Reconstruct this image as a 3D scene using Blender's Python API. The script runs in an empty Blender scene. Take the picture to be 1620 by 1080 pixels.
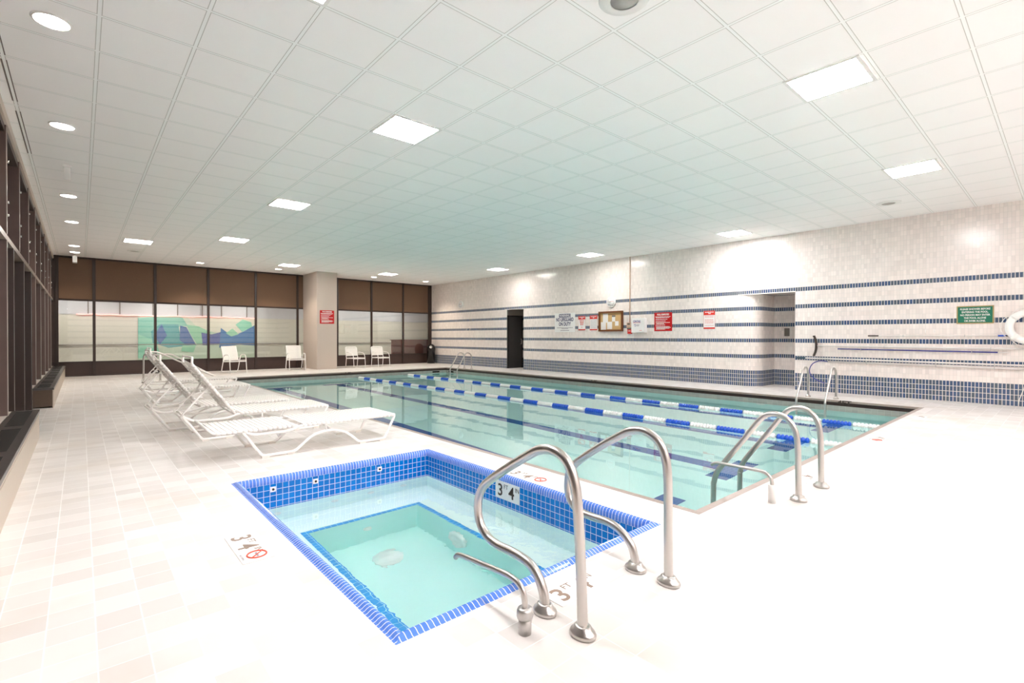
import bpy, bmesh, math, random
from mathutils import Vector, Matrix
random.seed(7)
PI = math.pi
SC = bpy.context.scene
COL = SC.collection

# ------------------------------------------------------------------ camera, world, exposure
cam_data = bpy.data.cameras.new('camera')
cam_data.sensor_width = 36.0
cam_data.lens = 777.15 / 1620 * 36.0
cam_data.shift_y = -0.0010
cam_data.clip_start = 0.05
cam_data.clip_end = 200
cam = bpy.data.objects.new('camera', cam_data)
COL.objects.link(cam)
yaw, pitch, roll = math.radians(41.298), math.radians(-0.402), math.radians(0.08)
fw = Vector((math.sin(yaw) * math.cos(pitch), math.cos(yaw) * math.cos(pitch), math.sin(pitch)))
rt = Vector((math.cos(yaw), -math.sin(yaw), 0))
up = rt.cross(fw)
r2 = rt * math.cos(roll) + up * math.sin(roll)
u2 = up * math.cos(roll) - rt * math.sin(roll)
cam.matrix_world = Matrix(((r2.x, u2.x, -fw.x, 0), (r2.y, u2.y, -fw.y, 0), (r2.z, u2.z, -fw.z, 1.2), (0, 0, 0, 1)))
SC.camera = cam

world = bpy.data.worlds.new('world')
SC.world = world
world.use_nodes = True
world.node_tree.nodes['Background'].inputs[0].default_value = (0.10, 0.11, 0.16, 1)
world.node_tree.nodes['Background'].inputs[1].default_value = 0.5

SC.view_settings.view_transform = 'Standard'
SC.view_settings.look = 'None'
SC.view_settings.gamma = 1
SC.view_settings.use_curve_mapping = False
SC.view_settings.exposure = 0.10
SC.cycles.max_bounces = 18
SC.cycles.diffuse_bounces = 12
SC.cycles.glossy_bounces = 5
SC.cycles.transmission_bounces = 8
SC.cycles.transparent_max_bounces = 8
SC.cycles.sample_clamp_indirect = 0
SC.cycles.blur_glossy = 0.5

PANEL_EMIT = 74.0        # strength of the ceiling panels
DOWN_WATT = 40.0         # spot in each can light
H = 3.592                # ceiling height
XR = 12.305              # tiled wall
YB = 19.74               # glazed back wall
YN = -4.0                # wall behind the camera
XL = -0.60               # inner face of the left fins
XG = -0.95               # left glazing

# ------------------------------------------------------------------ materials
def srgb(r, g, b):
    f = lambda c: (c / 255 / 12.92) if c / 255 <= 0.04045 else ((c / 255 + 0.055) / 1.055) ** 2.4
    return (f(r), f(g), f(b), 1)

def new_mat(name):
    m = bpy.data.materials.new(name)
    m.use_nodes = True
    return m, m.node_tree.nodes, m.node_tree.links, m.node_tree.nodes['Principled BSDF']

def mat(name, col, rough=0.5, metal=0.0, noise=0.0, nscale=8.0, bump=0.0, spec=0.5, stretch=None, coat=0.0):
    m, N, L, P = new_mat(name)
    P.inputs['Base Color'].default_value = col
    P.inputs['Roughness'].default_value = rough
    P.inputs['Metallic'].default_value = metal
    P.inputs['Specular IOR Level'].default_value = spec
    if coat: P.inputs['Coat Weight'].default_value = coat
    if noise or bump:
        tc = N.new('ShaderNodeTexCoord')
        mp = N.new('ShaderNodeMapping')
        if stretch: mp.inputs['Scale'].default_value = stretch
        nz = N.new('ShaderNodeTexNoise')
        nz.inputs['Scale'].default_value = nscale
        nz.inputs['Detail'].default_value = 4
        L.new(tc.outputs['Object'], mp.inputs[0]); L.new(mp.outputs[0], nz.inputs['Vector'])
        if noise:
            mx = N.new('ShaderNodeMix'); mx.data_type = 'RGBA'
            c2 = tuple(max(0, c * (1 - noise)) for c in col[:3]) + (1,)
            mx.inputs[6].default_value = col; mx.inputs[7].default_value = c2
            L.new(nz.outputs['Fac'], mx.inputs[0]); L.new(mx.outputs[2], P.inputs['Base Color'])
        if bump:
            bp = N.new('ShaderNodeBump'); bp.inputs['Strength'].default_value = bump; bp.inputs['Distance'].default_value = 0.01
            L.new(nz.outputs['Fac'], bp.inputs['Height']); L.new(bp.outputs[0], P.inputs['Normal'])
    return m

def emit_mat(name, col, s):
    m, N, L, P = new_mat(name)
    P.inputs['Base Color'].default_value = (0.8, 0.8, 0.8, 1)
    P.inputs['Emission Color'].default_value = col
    P.inputs['Emission Strength'].default_value = s
    return m

def brick(N, L, vec, w, h, mortar, c1, c2, cm, offs=0.0, bias=0.0, smooth=0.1):
    b = N.new('ShaderNodeTexBrick')
    b.offset = offs; b.squash = 1.0
    b.inputs['Scale'].default_value = 1.0
    b.inputs['Brick Width'].default_value = w
    b.inputs['Row Height'].default_value = h
    b.inputs['Mortar Size'].default_value = mortar
    b.inputs['Mortar Smooth'].default_value = smooth
    b.inputs['Bias'].default_value = bias
    b.inputs['Color1'].default_value = c1
    b.inputs['Color2'].default_value = c2
    b.inputs['Mortar'].default_value = cm
    L.new(vec, b.inputs['Vector'])
    return b

def tile_mat(name, w, h, mortar, c1, c2, cm, rough=0.2, shift=(0, 0), wob=0.0, wobscale=6.0, stain=0.0, stain_col=(0.5, 0.45, 0.4, 1), coat=0.0, rvar=0.0, gb=0.3):
    """tiles laid out in metres on the surface's own UV map"""
    m, N, L, P = new_mat(name)
    uv = N.new('ShaderNodeUVMap')
    mp = N.new('ShaderNodeMapping'); mp.inputs['Location'].default_value = (shift[0], shift[1], 0)
    L.new(uv.outputs[0], mp.inputs[0])
    b = brick(N, L, mp.outputs[0], w, h, mortar, c1, c2, cm)
    col = b.outputs['Color']
    nz = N.new('ShaderNodeTexNoise'); nz.inputs['Scale'].default_value = wobscale; nz.inputs['Detail'].default_value = 3
    L.new(mp.outputs[0], nz.inputs['Vector'])
    if stain:
        n2 = N.new('ShaderNodeTexNoise'); n2.inputs['Scale'].default_value = 1.3; n2.inputs['Detail'].default_value = 6
        L.new(mp.outputs[0], n2.inputs['Vector'])
        mr = N.new('ShaderNodeMapRange'); mr.inputs[1].default_value = 0.52; mr.inputs[2].default_value = 0.75; mr.inputs[4].default_value = stain
        L.new(n2.outputs['Fac'], mr.inputs[0])
        mx = N.new('ShaderNodeMix'); mx.data_type = 'RGBA'
        L.new(mr.outputs[0], mx.inputs[0]); L.new(col, mx.inputs[6]); mx.inputs[7].default_value = stain_col
        col = mx.outputs[2]
    L.new(col, P.inputs['Base Color'])
    if rvar:
        mr2 = N.new('ShaderNodeMapRange'); mr2.inputs[3].default_value = rough - rvar; mr2.inputs[4].default_value = rough + rvar
        L.new(nz.outputs['Fac'], mr2.inputs[0]); L.new(mr2.outputs[0], P.inputs['Roughness'])
    else:
        P.inputs['Roughness'].default_value = rough
    P.inputs['Coat Weight'].default_value = coat
    bp = N.new('ShaderNodeBump'); bp.invert = True
    bp.inputs['Strength'].default_value = gb; bp.inputs['Distance'].default_value = 0.002
    L.new(b.outputs['Fac'], bp.inputs['Height'])
    last = bp
    if wob:
        b2 = N.new('ShaderNodeBump'); b2.inputs['Strength'].default_value = wob; b2.inputs['Distance'].default_value = 0.01
        L.new(nz.outputs['Fac'], b2.inputs['Height']); L.new(bp.outputs[0], b2.inputs['Normal'])
        last = b2
    L.new(last.outputs[0], P.inputs['Normal'])
    return m

def wall_tile_mat():
    """small glazed wall tiles in white rows with blue-grey bands every fourth row"""
    m, N, L, P = new_mat('striped_wall_tile')
    uv = N.new('ShaderNodeUVMap')
    RH = 0.0978
    grout = srgb(222, 216, 210)
    bw = brick(N, L, uv.outputs[0], 0.0503, RH, 0.0028, srgb(240, 230, 224), srgb(230, 220, 214), grout, bias=-0.2)
    bb = brick(N, L, uv.outputs[0], 0.0503, RH, 0.0048, srgb(66, 88, 124), srgb(86, 98, 108), grout, bias=0.0)
    sp = N.new('ShaderNodeSeparateXYZ'); L.new(uv.outputs[0], sp.inputs[0])
    def mth(op, a, b=None):
        n = N.new('ShaderNodeMath'); n.operation = op
        for i, v in enumerate((a, b)):
            if v is None: continue
            if isinstance(v, (int, float)): n.inputs[i].default_value = v
            else: L.new(v, n.inputs[i])
        return n.outputs[0]
    row = mth('FLOOR', mth('DIVIDE', sp.outputs[1], RH))
    rem = mth('MODULO', row, 4.0)
    is3 = mth('GREATER_THAN', rem, 2.5)
    low = mth('LESS_THAN', row, 3.5)
    msk = mth('MAXIMUM', is3, low)
    msk = mth('MULTIPLY', msk, mth('LESS_THAN', row, 23.5))
    mx = N.new('ShaderNodeMix'); mx.data_type = 'RGBA'
    L.new(msk, mx.inputs[0]); L.new(bw.outputs['Color'], mx.inputs[6]); L.new(bb.outputs['Color'], mx.inputs[7])
    # a stronger piece-to-piece difference of the glaze
    cell = N.new('ShaderNodeTexWhiteNoise'); cell.noise_dimensions = '2D'
    cx = mth('FLOOR', mth('DIVIDE', sp.outputs[0], 0.0503))
    cmb = N.new('ShaderNodeCombineXYZ'); L.new(cx, cmb.inputs[0]); L.new(row, cmb.inputs[1])
    L.new(cmb.outputs[0], cell.inputs['Vector'])
    hsv = N.new('ShaderNodeHueSaturation')
    mr = N.new('ShaderNodeMapRange'); mr.inputs[3].default_value = 0.945; mr.inputs[4].default_value = 1.035
    L.new(cell.outputs['Value'], mr.inputs[0]); L.new(mr.outputs[0], hsv.inputs['Value'])
    L.new(mx.outputs[2], hsv.inputs['Color'])
    L.new(hsv.outputs[0], P.inputs['Base Color'])
    P.inputs['Roughness'].default_value = 0.18
    nz = N.new('ShaderNodeTexNoise'); nz.inputs['Scale'].default_value = 9.0; nz.inputs['Detail'].default_value = 2
    L.new(uv.outputs[0], nz.inputs['Vector'])
    bp = N.new('ShaderNodeBump'); bp.inputs['Strength'].default_value = 0.25; bp.inputs['Distance'].default_value = 0.01
    L.new(nz.outputs['Fac'], bp.inputs['Height'])
    L.new(bp.outputs[0], P.inputs['Normal'])
    return m

def ceiling_mat():
    m, N, L, P = new_mat('acoustic_ceiling_panels')
    uv = N.new('ShaderNodeUVMap')
    mp = N.new('ShaderNodeMapping'); mp.inputs['Location'].default_value = (-2.535, -4.80, 0)
    L.new(uv.outputs[0], mp.inputs[0])
    W, D = 0.605, 0.607
    a = brick(N, L, mp.outputs[0], W, D, 0.006, srgb(249, 246, 244), srgb(251, 248, 246), srgb(200, 198, 192), smooth=0.0)
    b = brick(N, L, mp.outputs[0], W, D, 0.0165, (0, 0, 0, 1), (0, 0, 0, 1), (1, 1, 1, 1), smooth=0.0)
    # white bar with a fine shadow line painted on either side
    c = brick(N, L, mp.outputs[0], W, D, 0.0115, (0, 0, 0, 1), (0, 0, 0, 1), (1, 1, 1, 1), smooth=0.0)
    m1 = N.new('ShaderNodeMix'); m1.data_type = 'RGBA'
    L.new(b.outputs['Fac'], m1.inputs[0]); L.new(a.outputs['Color'], m1.inputs[6]); m1.inputs[7].default_value = srgb(198, 195, 189)
    m2 = N.new('ShaderNodeMix'); m2.data_type = 'RGBA'
    L.new(c.outputs['Fac'], m2.inputs[0]); L.new(m1.outputs[2], m2.inputs[6]); m2.inputs[7].default_value = srgb(250, 250, 248)
    nz = N.new('ShaderNodeTexNoise'); nz.inputs['Scale'].default_value = 2.0; nz.inputs['Detail'].default_value = 8
    L.new(mp.outputs[0], nz.inputs['Vector'])
    mr = N.new('ShaderNodeMapRange'); mr.inputs[3].default_value = 0.98; mr.inputs[4].default_value = 1.01
    L.new(nz.outputs['Fac'], mr.inputs[0])
    hs = N.new('ShaderNodeHueSaturation'); L.new(mr.outputs[0], hs.inputs['Value']); L.new(m2.outputs[2], hs.inputs['Color'])
    L.new(hs.outputs[0], P.inputs['Base Color'])
    P.inputs['Roughness'].default_value = 0.85
    P.inputs['Specular IOR Level'].default_value = 0.2
    return m

def water_mat(name, tint, wave, scale, fine=0.0):
    m, N, L, P = new_mat(name)
    N.remove(P)
    g = N.new('ShaderNodeBsdfGlass'); g.inputs['IOR'].default_value = 1.333; g.inputs['Roughness'].default_value = 0.0
    g.inputs['Color'].default_value = tint
    tc = N.new('ShaderNodeTexCoord')
    nz = N.new('ShaderNodeTexNoise'); nz.inputs['Scale'].default_value = scale; nz.inputs['Detail'].default_value = 2; nz.inputs['Roughness'].default_value = 0.4
    L.new(tc.outputs['Object'], nz.inputs['Vector'])
    bp = N.new('ShaderNodeBump'); bp.inputs['Strength'].default_value = wave; bp.inputs['Distance'].default_value = 0.05
    L.new(nz.outputs['Fac'], bp.inputs['Height'])
    last = bp
    if fine:
        n2 = N.new('ShaderNodeTexNoise'); n2.inputs['Scale'].default_value = scale * 6; n2.inputs['Detail'].default_value = 2
        L.new(tc.outputs['Object'], n2.inputs['Vector'])
        b2 = N.new('ShaderNodeBump'); b2.inputs['Strength'].default_value = fine; b2.inputs['Distance'].default_value = 0.02
        # the surface is churned at the end of the tub where the inlets run, calm at the other
        sp = N.new('ShaderNodeSeparateXYZ'); L.new(tc.outputs['Object'], sp.inputs[0])
        mr = N.new('ShaderNodeMapRange'); mr.inputs[1].default_value = 3.6; mr.inputs[2].default_value = 1.9; mr.inputs[3].default_value = 0.06; mr.inputs[4].default_value = 1.0
        L.new(sp.outputs[1], mr.inputs[0])
        ml = N.new('ShaderNodeMath'); ml.operation = 'MULTIPLY'; L.new(n2.outputs['Fac'], ml.inputs[0]); L.new(mr.outputs[0], ml.inputs[1])
        L.new(ml.outputs[0], b2.inputs['Height']); L.new(bp.outputs[0], b2.inputs['Normal'])
        last = b2
    L.new(last.outputs[0], g.inputs['Normal'])
    L.new(g.outputs[0], N['Material Output'].inputs['Surface'])
    return m

def pane_mat(name, tint, refl=1.0):
    m, N, L, P = new_mat(name)
    N.remove(P)
    t = N.new('ShaderNodeBsdfTransparent'); t.inputs[0].default_value = tint
    g = N.new('ShaderNodeBsdfGlossy'); g.inputs['Roughness'].default_value = 0.02; g.inputs['Color'].default_value = (refl, refl, refl, 1)
    f = N.new('ShaderNodeFresnel'); f.inputs['IOR'].default_value = 1.6
    mx = N.new('ShaderNodeMixShader')
    L.new(f.outputs[0], mx.inputs[0]); L.new(t.outputs[0], mx.inputs[1]); L.new(g.outputs[0], mx.inputs[2])
    L.new(mx.outputs[0], N['Material Output'].inputs['Surface'])
    return m

M = {}
M['deck'] = tile_mat('deck_tile', 0.1525, 0.1525, 0.0024, srgb(228, 224, 221), srgb(211, 206, 202), srgb(243, 241, 239), rough=0.38, shift=(0.109, -0.008), wob=0.10, wobscale=14, stain=0.55, stain_col=srgb(204, 192, 179), rvar=0.10, gb=0.15)
M['wall_tile'] = wall_tile_mat()
M['ceiling'] = ceiling_mat()
M['plaster'] = mat('painted_plaster', srgb(200, 186, 174), 0.7, noise=0.05, nscale=30)
M['brown_metal'] = mat('dark_bronze_metal', srgb(56, 42, 36), 0.4, noise=0.2, nscale=20)
M['shade'] = mat('brown_mesh_shade', srgb(116, 90, 70), 0.8, noise=0.25, nscale=60, bump=0.2)
M['spandrel'] = mat('dark_brown_panel', srgb(66, 48, 42), 0.45, noise=0.2, nscale=10)
M['fin'] = mat('tinted_fin', srgb(112, 95, 90), 0.22, noise=0.3, nscale=3)
M['fin_edge'] = mat('polished_fin_edge', srgb(180, 168, 158), 0.2, noise=0.1, nscale=6)
M['night_glass'] = mat('night_window_glass', srgb(40, 34, 40), 0.06, noise=0.3, nscale=2, spec=0.7)
M['bolt'] = mat('steel_bolt', srgb(220, 220, 220), 0.2, 1.0, noise=0.05)
M['glass'] = pane_mat('clear_window_glass', (0.93, 0.95, 0.94, 1))
M['steel'] = mat('satin_stainless_steel', (0.62, 0.59, 0.56, 1), 0.29, 1.0, noise=0.10, nscale=25, stretch=(1, 1, 0.2))
M['steel_dull'] = mat('dull_galvanised_steel', (0.62, 0.60, 0.58, 1), 0.38, 0.9, noise=0.25, nscale=30)
M['white_metal'] = mat('white_powder_coat', srgb(246, 244, 241), 0.3, noise=0.03, nscale=10)
M['strap'] = mat('white_vinyl_strap', srgb(240, 237, 233), 0.38, noise=0.04, nscale=14)
M['foot'] = mat('white_plastic_foot', srgb(232, 226, 218), 0.5, noise=0.05, nscale=20)
M['pool_bottom'] = tile_mat('pale_aqua_pool_lining', 0.6, 0.6, 0.0001, srgb(198, 240, 238), srgb(195, 238, 236), srgb(192, 236, 234), rough=0.6, wob=0.05, stain=0.15, stain_col=srgb(184, 231, 228), gb=0.0)
M['tub_lining'] = tile_mat('pale_aqua_tub_lining', 0.6, 0.6, 0.0001, srgb(232, 248, 246), srgb(230, 246, 244), srgb(228, 245, 243), rough=0.6, wob=0.05, gb=0.0)
M['tub_floor'] = tile_mat('aqua_tub_floor', 0.6, 0.6, 0.0001, srgb(206, 242, 238), srgb(203, 240, 236), srgb(203, 240, 236), rough=0.6, wob=0.05, gb=0.0)
M['lane_blue'] = tile_mat('dark_blue_lane_tile', 0.05, 0.05, 0.002, srgb(24, 84, 158), srgb(30, 92, 168), srgb(70, 130, 190), rough=0.4)
M['tub_blue'] = tile_mat('cobalt_border_tile', 0.0503, 0.0503, 0.0022, srgb(0, 122, 212), srgb(6, 108, 198), srgb(214, 220, 240), rough=0.12, shift=(0.01, 0.045), wob=0.12, wobscale=20)
M['ledge_blue'] = tile_mat('cobalt_step_tile', 0.0503, 0.0503, 0.0018, srgb(0, 158, 232), srgb(8, 146, 222), srgb(190, 232, 240), rough=0.3)
M['bullnose'] = tile_mat('periwinkle_bullnose_tile', 0.0262, 1.0, 0.0020, srgb(82, 128, 222), srgb(96, 140, 226), srgb(236, 238, 246), rough=0.14, gb=0.3)
M['coping'] = tile_mat('grey_pink_coping', 0.1525, 0.2, 0.002, srgb(166, 150, 141), srgb(156, 141, 132), srgb(176, 166, 158), rough=0.35)
M['gutter_shadow'] = mat('shadow_brown_gutter', srgb(62, 46, 40), 0.35, noise=0.35, nscale=12)  # shadow of the recess under the coping put into the dark brown
M['gutter_grey'] = tile_mat('grey_waterline_tile', 0.1, 0.05, 0.002, srgb(170, 168, 160), srgb(156, 158, 152), srgb(182, 180, 172), rough=0.25)
M['water'] = water_mat('pool_water', (0.98, 1.0, 0.99, 1), 0.04, 1.7)
M['tub_water'] = water_mat('tub_water', (0.98, 1.0, 0.998, 1), 0.06, 1.3, fine=0.55)
M['rope_blue'] = mat('blue_lane_float', srgb(14, 84, 204), 0.3, noise=0.1, nscale=20)
M['rope_white'] = mat('white_lane_float', srgb(240, 240, 236), 0.35, noise=0.06, nscale=20)
M['cable'] = mat('steel_cable', srgb(150, 150, 150), 0.4, 0.8, noise=0.2)
M['panel_light'] = emit_mat('lit_ceiling_diffuser', (1.0, 0.96, 0.965, 1), PANEL_EMIT)
M['panel_light_far'] = emit_mat('far_dimmer_diffuser', (1.0, 0.93, 0.89, 1), PANEL_EMIT * 0.64)  # weaker, warmer emission that keeps the far end of the room darker
M['can_light'] = emit_mat('lit_can_lens', (1.0, 0.95, 0.88, 1), 22.0)
M['corridor_light'] = emit_mat('lit_corridor_strip', (1.0, 0.95, 0.88, 1), 66.0)
M['red_light'] = emit_mat('red_led_strip', (1.0, 0.10, 0.07, 1), 1.6)
M['white_paint'] = mat('white_paint', srgb(236, 234, 230), 0.5, noise=0.03)
M['white_plastic'] = mat('white_plastic', srgb(240, 239, 236), 0.35, noise=0.03)
M['black_plastic'] = mat('black_plastic', srgb(24, 22, 22), 0.25, noise=0.2)
M['grey_cone'] = mat('grey_speaker_mesh', srgb(190, 184, 178), 0.6, noise=0.15, nscale=80)
M['sign_white'] = mat('white_sign_face', srgb(238, 236, 234), 0.35, noise=0.02)
M['sign_red'] = mat('red_sign_face', srgb(196, 14, 20), 0.35, noise=0.05)
M['sign_red2'] = mat('bright_red_print', srgb(222, 52, 40), 0.4, noise=0.04)
M['sign_green'] = mat('green_sign_face', srgb(10, 112, 84), 0.4, noise=0.08)
M['gold'] = mat('tan_sign_border', srgb(176, 152, 100), 0.4, noise=0.1)
M['navy'] = mat('navy_print', srgb(46, 40, 92), 0.4, noise=0.05)
M['purple'] = mat('purple_print', srgb(78, 56, 140), 0.4, noise=0.05)
M['ink'] = mat('dark_ink', srgb(64, 54, 48), 0.5, noise=0.1)
M['ink_brown'] = mat('worn_brown_ink', srgb(150, 128, 112), 0.5, noise=0.2, nscale=30)
M['ink_grey'] = mat('grey_print', srgb(150, 140, 150), 0.5, noise=0.1)
M['pink_print'] = mat('pink_print', srgb(228, 150, 142), 0.5, noise=0.1)
M['orange_ring'] = mat('orange_red_ring', srgb(226, 84, 56), 0.4, noise=0.1)
M['wood'] = mat('oak_frame', srgb(124, 74, 36), 0.4, noise=0.35, nscale=12, stretch=(1, 8, 8))
M['cork'] = mat('cork_face', srgb(214, 176, 122), 0.8, noise=0.2, nscale=70, bump=0.2)
M['paper'] = mat('white_paper', srgb(236, 232, 228), 0.7, noise=0.04)
M['tan_box'] = mat('tan_box', srgb(204, 172, 148), 0.5, noise=0.05)
M['red_box'] = mat('red_box', srgb(206, 44, 34), 0.4, noise=0.05)
M['door'] = mat('charcoal_door', srgb(44, 42, 40), 0.45, noise=0.2)
M['dark_paint'] = mat('dark_grey_paint', srgb(116, 106, 98), 0.6, noise=0.1)
M['heater_top'] = mat('anodised_heater_top', srgb(92, 88, 86), 0.3, 0.6, noise=0.15, nscale=5)
M['heater_grille'] = mat('dark_heater_grille', srgb(48, 46, 44), 0.45, 0.3, noise=0.3, nscale=60)
M['heater_front'] = mat('beige_heater_front', srgb(196, 182, 166), 0.4, noise=0.05)
M['heater_end'] = mat('brown_heater_end', srgb(92, 74, 58), 0.5, noise=0.25, nscale=12)
M['sill'] = mat('pale_sill', srgb(206, 198, 190), 0.4, noise=0.06)
M['ring_white'] = mat('life_ring_vinyl', srgb(240, 238, 234), 0.4, noise=0.04, bump=0.1)
M['rope'] = mat('white_rope', srgb(230, 226, 220), 0.7, noise=0.1, nscale=60)
M['alu'] = mat('white_aluminium_pole', srgb(226, 222, 218), 0.3, 0.2, noise=0.05)
M['blue_pole'] = mat('blue_pole', srgb(44, 52, 140), 0.3, noise=0.1)
M['blue_grip'] = mat('blue_grip', srgb(28, 96, 214), 0.4, noise=0.1)
M['teal'] = mat('dark_teal_plastic', srgb(44, 78, 92), 0.4, noise=0.1)
M['brush'] = mat('dark_bristle', srgb(66, 56, 50), 0.8, noise=0.4, nscale=60)
M['corr_wall'] = mat('corridor_wall', srgb(214, 208, 196), 0.7, noise=0.05, nscale=2)
M['corr_reflection'] = mat('corridor_ceiling_reflection', srgb(206, 204, 210), 0.5, noise=0.12, nscale=2)  # light grey standing for the ceiling reflected in the back glass
M['corr_floor'] = mat('corridor_floor', srgb(200, 192, 180), 0.4, noise=0.08, nscale=2)
M['red_panel'] = mat('red_brown_panel', srgb(140, 88, 76), 0.5, noise=0.15, nscale=6)
for nm, c in dict(m_teal=(118, 186, 168), m_green=(140, 206, 178), m_deep=(76, 156, 158), m_blue=(66, 104, 158), m_indigo=(78, 92, 156), m_sky=(70, 122, 176), m_pale=(196, 210, 190), m_sand=(222, 216, 200), m_mint=(150, 204, 170)).items():
    M[nm] = mat('mural_' + nm[2:], srgb(*c), 0.6, noise=0.12, nscale=1.5)

# ------------------------------------------------------------------ mesh building
class MB:
    def __init__(s):
        s.v = []; s.f = []; s.uv = []; s.sm = []
    def add(s, verts, faces, smooth=False, uvs=None):
        o = len(s.v); s.v += [tuple(p) for p in verts]
        for i, f in enumerate(faces):
            s.f.append(tuple(k + o for k in f)); s.sm.append(smooth)
            s.uv.append(uvs[i] if uvs else None)
        return s
    def box(s, x0, y0, z0, x1, y1, z1):
        v = [(x0, y0, z0), (x1, y0, z0), (x1, y1, z0), (x0, y1, z0), (x0, y0, z1), (x1, y0, z1), (x1, y1, z1), (x0, y1, z1)]
        return s.add(v, [(0, 3, 2, 1), (4, 5, 6, 7), (0, 1, 5, 4), (1, 2, 6, 5), (2, 3, 7, 6), (3, 0, 4, 7)])
    def obox(s, c, ax, ay, az):
        """box from centre and three half-extent vectors"""
        c, ax, ay, az = map(Vector, (c, ax, ay, az))
        v = [c + a * ax + b * ay + d * az for d in (-1, 1) for (a, b) in ((-1, -1), (1, -1), (1, 1), (-1, 1))]
        return s.add(v, [(0, 3, 2, 1), (4, 5, 6, 7), (0, 1, 5, 4), (1, 2, 6, 5), (2, 3, 7, 6), (3, 0, 4, 7)])
    def quad(s, a, b, c, d, uv=None):
        return s.add([a, b, c, d], [(0, 1, 2, 3)], uvs=[uv] if uv else None)
    def tube(s, pts, r, n=12, closed=False, caps=True):
        pts = [Vector(p) for p in pts]
        m = len(pts); tans = []
        for i in range(m):
            a = pts[(i - 1) % m] if (closed or i > 0) else pts[i]
            b = pts[(i + 1) % m] if (closed or i < m - 1) else pts[i]
            tans.append((b - a).normalized())
        nrm = tans[0].orthogonal().normalized()
        verts = []; rr = r if isinstance(r, (list, tuple)) else [r] * m
        for i in range(m):
            nrm = (nrm - tans[i] * nrm.dot(tans[i]))
            nrm = nrm.normalized() if nrm.length > 1e-6 else tans[i].orthogonal().normalized()
            bn = tans[i].cross(nrm)
            for k in range(n):
                a = 2 * PI * k / n
                verts.append(pts[i] + (nrm * math.cos(a) + bn * math.sin(a)) * rr[i])
        faces = []
        for i in range(m if closed else m - 1):
            j = (i + 1) % m
            for k in range(n):
                faces.append((i * n + k, i * n + (k + 1) % n, j * n + (k + 1) % n, j * n + k))
        s.add(verts, faces, True)
        if caps and not closed:
            o = len(s.v) - m * n
            s.f.append(tuple(o + k for k in range(n))[::-1]); s.sm.append(False); s.uv.append(None)
            s.f.append(tuple(o + (m - 1) * n + k for k in range(n))); s.sm.append(False); s.uv.append(None)
        return s
    def lathe(s, prof, c=(0, 0, 0), axis=(0, 0, 1), n=24, smooth=True, sq=(1, 1), caps=True):
        ax = Vector(axis).normalized(); u = ax.orthogonal().normalized(); w = ax.cross(u); c = Vector(c)
        if abs(ax.z) > 0.99: u, w = Vector((1, 0, 0)), Vector((0, 1, 0)) * (1 if ax.z > 0 else -1)
        verts = []
        for (r, h) in prof:
            for k in range(n):
                a = 2 * PI * k / n
                verts.append(c + ax * h + u * (r * math.cos(a) * sq[0]) + w * (r * math.sin(a) * sq[1]))
        faces = []
        for i in range(len(prof) - 1):
            for k in range(n):
                faces.append((i * n + k, i * n + (k + 1) % n, (i + 1) * n + (k + 1) % n, (i + 1) * n + k))
        s.add(verts, faces, smooth)
        o = len(s.v) - len(verts)
        if caps and prof[0][0] > 1e-5: s.f.append(tuple(o + k for k in range(n))[::-1]); s.sm.append(False); s.uv.append(None)
        if caps and prof[-1][0] > 1e-5: s.f.append(tuple(o + (len(prof) - 1) * n + k for k in range(n))); s.sm.append(False); s.uv.append(None)
        return s
    def build(s, name, m, parent=None, loc=None):
        me = bpy.data.meshes.new(name)
        off = Vector(loc) if loc is not None else Vector((0, 0, 0))
        me.from_pydata([Vector(p) - off for p in s.v], [], s.f)
        me.update()
        uvl = me.uv_layers.new(name='UVMap')
        for p in me.polygons:
            ex = s.uv[p.index]
            p.use_smooth = s.sm[p.index]
            nx, ny, nz = abs(p.normal.x), abs(p.normal.y), abs(p.normal.z)
            for q, li in enumerate(p.loop_indices):
                if ex: uvl.data[li].uv = ex[q]; continue
                x, y, z = s.v[me.loops[li].vertex_index]
                uvl.data[li].uv = (x, y) if (nz >= nx and nz >= ny) else ((y, z) if nx >= ny else (x, z))
        me.materials.append(M[m] if isinstance(m, str) else m)
        o = bpy.data.objects.new(name, me)
        COL.objects.link(o)
        o.location = off
        if parent is not None: o.parent = parent
        return o

def empty(name, loc=(0, 0, 0), rz=0.0):
    o = bpy.data.objects.new(name, None); COL.objects.link(o)
    o.location = loc; o.rotation_euler = (0, 0, rz); o.empty_display_size = 0.1
    return o

def tag(o, label, cat, group=None):
    o['label'] = label; o['category'] = cat
    if group: o['group'] = group
    return o

def struct(o):
    o['kind'] = 'structure'; return o

def copy_tree(o, parent=None):
    c = o.copy(); COL.objects.link(c)
    if parent is not None: c.parent = parent
    for ch in [k for k in bpy.data.objects if k.parent == o]:
        copy_tree(ch, c)
    return c

def spline(pts, sub=6):
    P = [Vector(p) for p in pts]; out = []
    for i in range(len(P) - 1):
        p0 = P[i - 1] if i else P[i] * 2 - P[i + 1]
        p1, p2 = P[i], P[i + 1]
        p3 = P[i + 2] if i + 2 < len(P) else P[i + 1] * 2 - P[i]
        for k in range(sub):
            t = k / sub
            out.append(0.5 * ((2 * p1) + (p2 - p0) * t + (2 * p0 - 5 * p1 + 4 * p2 - p3) * t * t + (3 * p1 - p0 - 3 * p2 + p3) * t ** 3))
    out.append(P[-1])
    return out

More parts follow.
